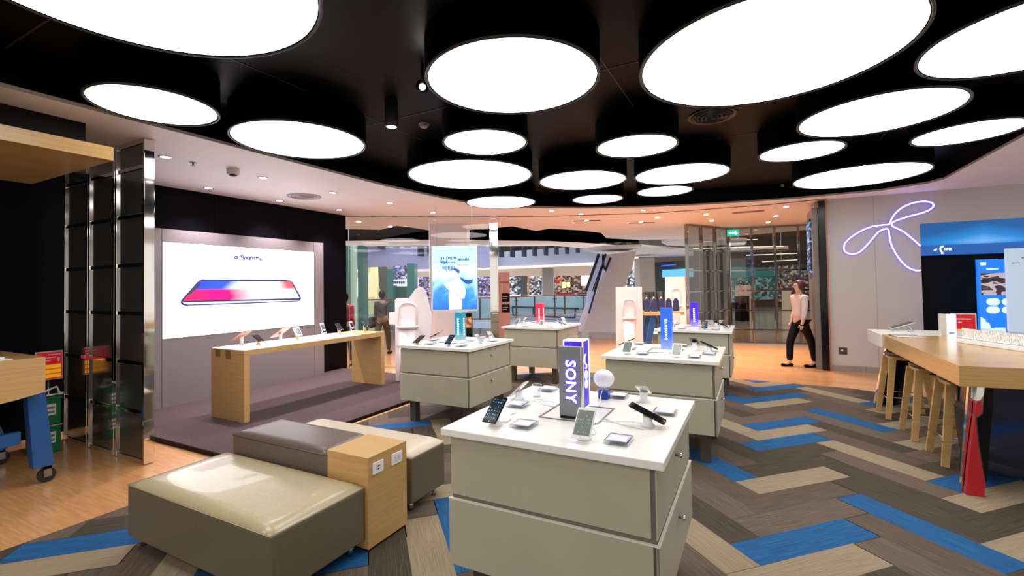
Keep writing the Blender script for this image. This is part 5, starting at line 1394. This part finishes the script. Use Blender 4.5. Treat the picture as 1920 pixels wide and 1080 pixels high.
# near railing along the walkway edge
t = thing('glass_balustrade', 'glass balustrade with red brown handrail along the atrium edge', 'railing', at_d(1050, 556, 13.2))
L0 = t.location.copy()
HR = [at_d(x, y, 13.2) for x, y in ((655, 561), (712, 561), (800, 560), (925, 559), (930, 558), (985, 556), (1040, 554), (1100, 552), (1160, 550), (1240, 548))]
for v in HR: v.z = 1.05
HR = [at_z(x, y, 1.05) for x, y in ((560, 566), (655, 563), (712, 562), (800, 560), (925, 558.5), (985, 556), (1040, 554), (1100, 552), (1160, 550), (1240, 548))]
m_ = MB(); m_.tube(HR, .035, 8); m_.build('handrail', mat('handrail_wood', (.20, .055, .03), .35), t, shift=L0)
posts = [(965, 1), (1001, 0), (1042, 1), (1060, 1), (1096, 1), (1136, 1), (680, 0), (760, 0), (850, 0), (900, 0), (1180, 1), (1220, 1)]
def rail_at(px):
    best = None
    for a, b in zip(HR, HR[1:]):
        for k in range(11):
            q = a.lerp(b, k / 10); d = (M_.transposed() @ (q - EYE)); x = CX + F_PX * d.x / d.y
            if best is None or abs(x - px) < best[0]: best = (abs(x - px), q)
    return best[1]
for px, big in posts:
    q = rail_at(px)
    m_ = MB(); m_.box(q.x - .03, q.x + .03, q.y - .03, q.y + .03, 0.0, 1.03)
    if big:
        for z in (.25, .85): m_.box(q.x - .12, q.x + .12, q.y - .02, q.y + .02, z, z + .03)
    m_.build('post', mat('rail_post', (.09, .065, .055), .35), t, shift=L0)
m_ = MB()
for a, b in zip(HR, HR[1:]):
    m_.poly3([(a.x, a.y, .12), (b.x, b.y, .12), (b.x, b.y, 1.0), (a.x, a.y, 1.0)], FW * .012)
m_.build('glass', GLASSG, t, shift=L0)
m_ = MB()
for a, b in zip(HR, HR[1:]): m_.poly3([(a.x, a.y, 0), (b.x, b.y, 0), (b.x, b.y, .10), (a.x, a.y, .10)], FW * .08)
m_.build('kerb', mat('kerb', (.32, .25, .24), .4), t, shift=L0)

# totem with signs beside the mirror column
t = thing('pink_totem', 'pinkish column sign with two black plates beside the mirror column', 'totem', at_d(943, 560, 12.0) * 1)
q = at_d(943, 560, 12.0); t.location = (q.x, q.y, 0); t.rotation_euler = (0, 0, math.atan2(RT.y, RT.x))
h_ = zat(510, 12)
MB().box(-.20, .18, 0, .35, 0.0, h_, .01).build('body', mat('totem_pink', (.55, .34, .31), .4), t)
MB().box(-.205, -.10, -.005, .1, zat(548, 12), h_ + .002).build('red_band', mat('totem_red', (.32, .08, .06), .4), t)
for y0, y1 in ((549, 565), (570, 585)):
    pl = MB().box(-.03, .175, -.012, -.001, zat(y1, 12), zat(y0, 12)).build('plate', BLACK, t)
    m_ = MB(); zz = zat((y0 + y1) / 2, 12); m_.box(-.01, .13, -.014, -.0125, zz + .02, zz + .035); m_.box(-.01, .10, -.014, -.0125, zz - .03, zz - .015); m_.build('lettering', TIN, pl)
m_ = MB(); m_.box(-.06, .16, -.006, -.001, zat(530, 12), zat(527, 12)); m_.box(.02, .03, -.006, -.001, zat(549, 12), zat(530, 12)); m_.build('red_arrow', mat('totem_red', (.32, .08, .06), .4), t)
# pale pillar behind the poster
cam_box('mall_pillar', 807, 876, 10.6, .8, 0, ZC - .002, mat('pillar_lilac', (.80, .77, .84), .45), 'broad pale lilac pillar outside the window behind the poster', 'pillar')
m_ = MB(); a = at_d(873, 520, 10.2)
t = thing('food_poster_stand', 'dark framed orange poster stand beside the pale pillar', 'poster stand', (at_d(877, 600, 10.2).x, at_d(877, 600, 10.2).y, 0), math.atan2(RT.y, RT.x))
MB().box(-.10, .10, 0, .04, .02, zat(585, 10.2)).build('frame', BLACK, t)
MB().box(-.08, .08, -.003, -.0005, zat(612, 10.2), zat(592, 10.2)).build('picture', speckle('food_print', [(.5, .16, .03), (.25, .05, .02), (.6, .3, .1), (.08, .03, .02)], 12, .5), t)
MB().box(-.13, .13, -.05, .12, 0.0, .02).build('base', BLACK, t)
# left: green and glass shop fronts
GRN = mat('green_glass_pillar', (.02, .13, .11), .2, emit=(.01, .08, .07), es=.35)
cam_box('green_pillar', 644, 653, 15, .4, 0, 3.0, GRN, 'leftmost dark green pillar outside the left window', 'pillar')
cam_box('green_pillar', 671, 681, 15, .5, 0, 3.0, GRN, 'dark green pillar right of the pale glass strip', 'pillar')
cam_box('pale_glass_panel', 656, 668.5, 15.2, .05, 0, 3.0, mat('pale_green_panel', (.45, .60, .52), .3, emit=(.40, .55, .46), es=.45), 'pale greenish lit panel between two dark green pillars', 'light panel')
cam_box('green_pillar', 726, 737, 30, 1.0, 0, zat(500, 30), GRN, 'dark green pillar right of the yellow shop', 'pillar')
cam_box('green_pillar', 763, 777, 29, 1.0, 0, zat(490, 29), GRN, 'dark green pillar with white letters, right of the white sign', 'pillar')
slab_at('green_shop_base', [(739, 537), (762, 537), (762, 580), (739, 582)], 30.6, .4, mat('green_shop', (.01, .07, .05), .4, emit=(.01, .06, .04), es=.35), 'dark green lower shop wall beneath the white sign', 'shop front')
slab_at('white_box_sign', [(733, 524), (760, 524), (760, 535), (733, 535)], 30.1, .4, emis('box_sign', (.75, .72, .95), 1.0), 'white lit box sign with blue letters outside the left window', 'sign')
m_ = MB()
for k in range(6): a = at_d(735.5 + k * 4, 530, 28.4); b = at_d(738 + k * 4, 533, 28.4); m_.poly3([at_d(735.5 + k * 4, 527, 30.0), at_d(738.3 + k * 4, 527, 30.0), at_d(738.3 + k * 4, 532, 30.0), at_d(735.5 + k * 4, 532, 30.0)], FW * .1)
tag(m_.build('sign_lettering', mat('blue_letters', (.05, .05, .3), .4)), 'dark blue letters on the white box sign', 'lettering')
slab_at('shopfront', [(682, 502), (725, 500), (725, 588), (682, 590)], 31.2, .5, speckle('yellow_shop', [(.50, .42, .20), (.22, .19, .09), (.7, .6, .3), (.05, .055, .04), (.4, .36, .2)], 1.6, .6, (1, 1, .25)), 'yellow lit shop interior outside the left window', 'shop front')
slab_at('blue_shop_sign', [(682, 520), (692, 520), (692, 532), (682, 532)], 31.08, .1, emis('sign_paleblue', (.5, .7, 1), .9), 'small pale blue lit sign left of the yellow shop', 'sign')
slab_at('shopfront', [(737, 500), (763, 498), (763, 522), (737, 524)], 31, .5, SH3, 'dim violet shop window above the white box sign', 'shop front')

# second trestle table with navy garments, beyond the right tables
t = thing('blue_trestle_table', 'small oak topped trestle with blue legs beyond the right display tables', 'trestle table', (at_d(1240, 600, 10.2).x, at_d(1240, 600, 10.2).y, 0), math.atan2(RT.y, RT.x))
zt = zat(588, 10.2)
MB().box(-.42, .42, -.25, .3, zt - .07, zt, .003).build('table_top', OAKX, t)
for sx in (-1, 1):
    for y_ in (-.18, .22):
        MB().bar((sx * .22, y_, zt - .07), (sx * .42, y_, .003), .11, .06, (0, 1, 0)).build('leg', BLUEP, t)
TX = t.location.copy()
NAVY = mat('navy_cloth', (.012, .028, .12), .7)
for k in range(5):
    b_ = thing('folded_garment', ('leftmost', 'second', 'middle', 'fourth', 'rightmost')[k] + ' of the navy garments on wooden hangers above the blue trestle', 'garment', TX + RT * (-.30 + k * .16) + Vector((0, 0, zt + .001)), math.atan2(RT.y, RT.x), group='navy garments above the blue trestle')
    MB().poly3([(-.065, 0, 0), (.065, 0, 0), (.055, 0, .22), (.02, 0, .28), (-.02, 0, .28), (-.055, 0, .22)], (.02, .12, 0)).build('cloth', NAVY, b_)
    MB().tube([(-.03, .05, .27), (0, .05, .31), (.03, .05, .27)], .012, 6).build('hanger', PWOOD, b_)

# mirrored see-through grid at the entrance, right
W0, W1, W2 = Vector((-1.46, 12.05)), Vector((-.60, 13.6)), Vector((1.55, 13.95))
GRIDG = glass('grid_glass', (.72, .70, .66), 2.2)
mirror_screen('mirror_partition', 'angled left wing of chrome grid screen outside the entrance', W0.x, W0.y, W1.x, W1.y, .003, ZC - .005, 3, 6, GRIDG, th=.08, post=.05, m_fr=GCHR, heights=[0, .35, .86, 1.38, 1.9, 2.42, ZC])
mirror_screen('mirror_partition', 'wide chrome framed see-through grid screen outside the entrance', W1.x + .03, W1.y + .01, W2.x, W2.y, .003, ZC - .005, 4, 6, GRIDG, th=.08, post=.05, m_fr=GCHR, heights=[0, .35, .86, 1.38, 1.9, 2.42, ZC])
# exit sign
t = thing('exit_sign', 'green emergency exit sign at top of the mirrored screen', 'exit sign', at_d(1375, 437, 12.2), math.atan2(RT.y, RT.x))
MB().box(-.15, .15, 0, .04, -.085, .085, .004).build('housing', emis('exit_green', (.0, .42, .28), 1.0), t)
m_ = MB(); m_.box(-.12, -.05, -.003, -.001, -.03, .03); m_.box(-.03, .03, -.003, -.001, -.02, .03); m_.box(.05, .075, -.003, -.001, -.05, .03); m_.sphere((.063, -.002, .045), .014, (1, .1, 1), 10); m_.box(.08, .12, -.003, -.001, -.02, .0)
m_.build('pictogram', emis('exit_white', (.8, 1, .95), 1.2), t)
MB().tube([(0, .02, .085), (0, .02, .25)], .006, 6).build('hanger', STEEL, t)
# shop beyond the grid
slab_at('wall_shop_back', [(1200, 440), (1600, 430), (1600, 600), (1200, 600)], 30, .3, mat('dark_shop_wall', (.06, .05, .04), .4), kind='structure')
slab_at('shopfront', [(1374, 505), (1460, 500), (1460, 560), (1374, 566)], 29.0, .4, speckle('teal_shop', [(.0, .10, .10), (.02, .03, .04), (.05, .22, .26), (.015, .02, .02), (.2, .26, .28), (.02, .06, .05)], 6.0, .8, (1, 1, 1.3)), 'teal lit shop seen through the chrome grid screen', 'shop front')
slab_at('teal_header', [(1374, 500), (1452, 503), (1452, 518), (1374, 521)], 28.6, .3, emis('teal_head', (.0, .14, .15), .9), 'dark teal header strip over the shop behind the grid screen', 'sign')
slab_at('shopfront', [(1466, 498), (1536, 494), (1536, 562), (1466, 566)], 29.0, .4, speckle('mixed_shop', [(.03, .025, .02), (.12, .10, .08), (.05, .06, .15), (.02, .02, .02), (.35, .3, .24), (.03, .03, .03)], 6.5, .8, (1, 1, 1.3)), 'mixed lit shelves seen through the right of the grid screen', 'shop front')
slab_at('blue_shop_header', [(1245, 506), (1300, 503), (1300, 519), (1245, 520)], 24, .3, emis('cyan_head', (.12, .5, .85), .9), 'bright cyan blue sign strip left of the grid screen', 'sign')
slab_at('blue_line_sign', [(1244, 497), (1268, 495), (1268, 497), (1244, 499)], 24.6, .38, emis('blue_line', (.03, .1, .9), 1.0), 'thin royal blue lit line above the cyan sign', 'sign')
slab_at('dark_shop_wall', [(1226, 492), (1300, 488), (1300, 590), (1226, 590)], 25, .3, mat('dark_green_wall', (.04, .045, .035), .5), 'dark greenish shop wall below the cyan sign', 'shop front', ground=True)
slab_at('shopfront', [(1175, 505), (1199, 503), (1199, 545), (1175, 548)], 26, .3, SH1, 'bright shop window between escalator and grey column', 'shop front', ground=True)
cam_box('grey_column', 1200, 1228, 23, 1.0, 0, zat(487, 23), mat('pillar_grey', (.40, .36, .33), .5), 'plain grey column right of the escalator', 'pillar')
slab_at('clothes_rack', [(1205, 548), (1247, 546), (1247, 608), (1205, 608)], 16.5, .3, speckle('grey_clothes', [(.07, .065, .06), (.12, .11, .11), (.035, .03, .03), (.2, .18, .17)], 9, .25, (3, 3, .35)), 'rack of grey clothes behind the navy garments', 'clothes rack', ground=True)
cam_box('pale_ceiling_beam', 1380, 1480, 22, .8, zat(470, 22, 1400), zat(462, 22, 1400), MALLW, 'pale ceiling beam seen through the chrome grid', 'beam')
for k, (y, x0, x1, d) in enumerate(((465, 1300, 1470, 20), (478, 1400, 1500, 24), (490, 1430, 1500, 26), (452, 1320, 1420, 18))):
    aa = at_d((x0 + x1) / 2, y - 1, d); wz = MB()
    o = slab_at('linear_light', [(x0, y), (x1, y - 4), (x1, y - 2.6), (x0, y + 1.4)], d, .05, emis('linear_white', (1, .9, .8), 1.6))
    tag(o, ('lowest', 'second', 'third', 'highest')[k] + ' thin linear ceiling light seen through the chrome grid', 'linear light')
    MB().box(aa.x - .02, aa.x + .02, aa.y - .02, aa.y + .02, aa.z + .01, 5.2).build('hanger', STEEL, o)
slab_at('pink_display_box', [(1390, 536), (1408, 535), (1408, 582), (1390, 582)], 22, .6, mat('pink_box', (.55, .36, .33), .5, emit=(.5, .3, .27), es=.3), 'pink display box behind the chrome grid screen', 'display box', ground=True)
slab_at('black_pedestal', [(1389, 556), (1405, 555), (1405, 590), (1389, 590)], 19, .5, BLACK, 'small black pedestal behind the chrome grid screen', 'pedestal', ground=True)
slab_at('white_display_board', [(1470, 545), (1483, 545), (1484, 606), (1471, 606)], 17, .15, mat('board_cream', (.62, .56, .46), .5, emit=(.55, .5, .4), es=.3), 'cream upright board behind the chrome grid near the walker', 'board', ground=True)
# menu display on the jamb
m_ = MB(); a, b = at_x(1531, 404, .955), at_x(1544, 512, .955)
YJ0, YJ1 = 10.15, 10.7
tag(MB().box(.93, .9595, 10.2, 10.75, 1.75, 2.75).build('jamb_screen', speckle('jamb_dots', [(.01, .015, .03), (.02, .05, .16), (.01, .01, .015), (.10, .22, .5)], 22, .8, (1, .3, 1))), 'narrow dark screen with blue dots on the entrance jamb', 'screen')

# ================================================================== ADDED FILL LIGHT FOR THE MALL (unseen area lamps brightening atrium and shops)
def area(name, loc, rot, sx, sy, e, col):
    l = bpy.data.lights.new(name, 'AREA'); l.shape = 'RECTANGLE'; l.size = sx; l.size_y = sy; l.energy = e; l.color = col
    o = bpy.data.objects.new(name, l); C.objects.link(o); o.location = loc; o.rotation_euler = rot; return o
area('atrium_fill', (-12, 24, 5.1), (0, 0, 0), 22, 12, 1350, (.90, .88, 1.0))
area('mall_right_fill', (3, 22, 5.1), (0, 0, 0), 9, 14, 560, (1.0, .86, .72))

# added fill lamps behind the viewpoint, brightening table fronts (at drum light height)
for (x, y) in ((-3.2, -1.3), (-.8, -1.5), (1.4, -1.2)):
    area('fill_light_behind', (x, y, 3.05), (0, 0, 0), 1.3, 1.3, 22, (1, .97, .92))
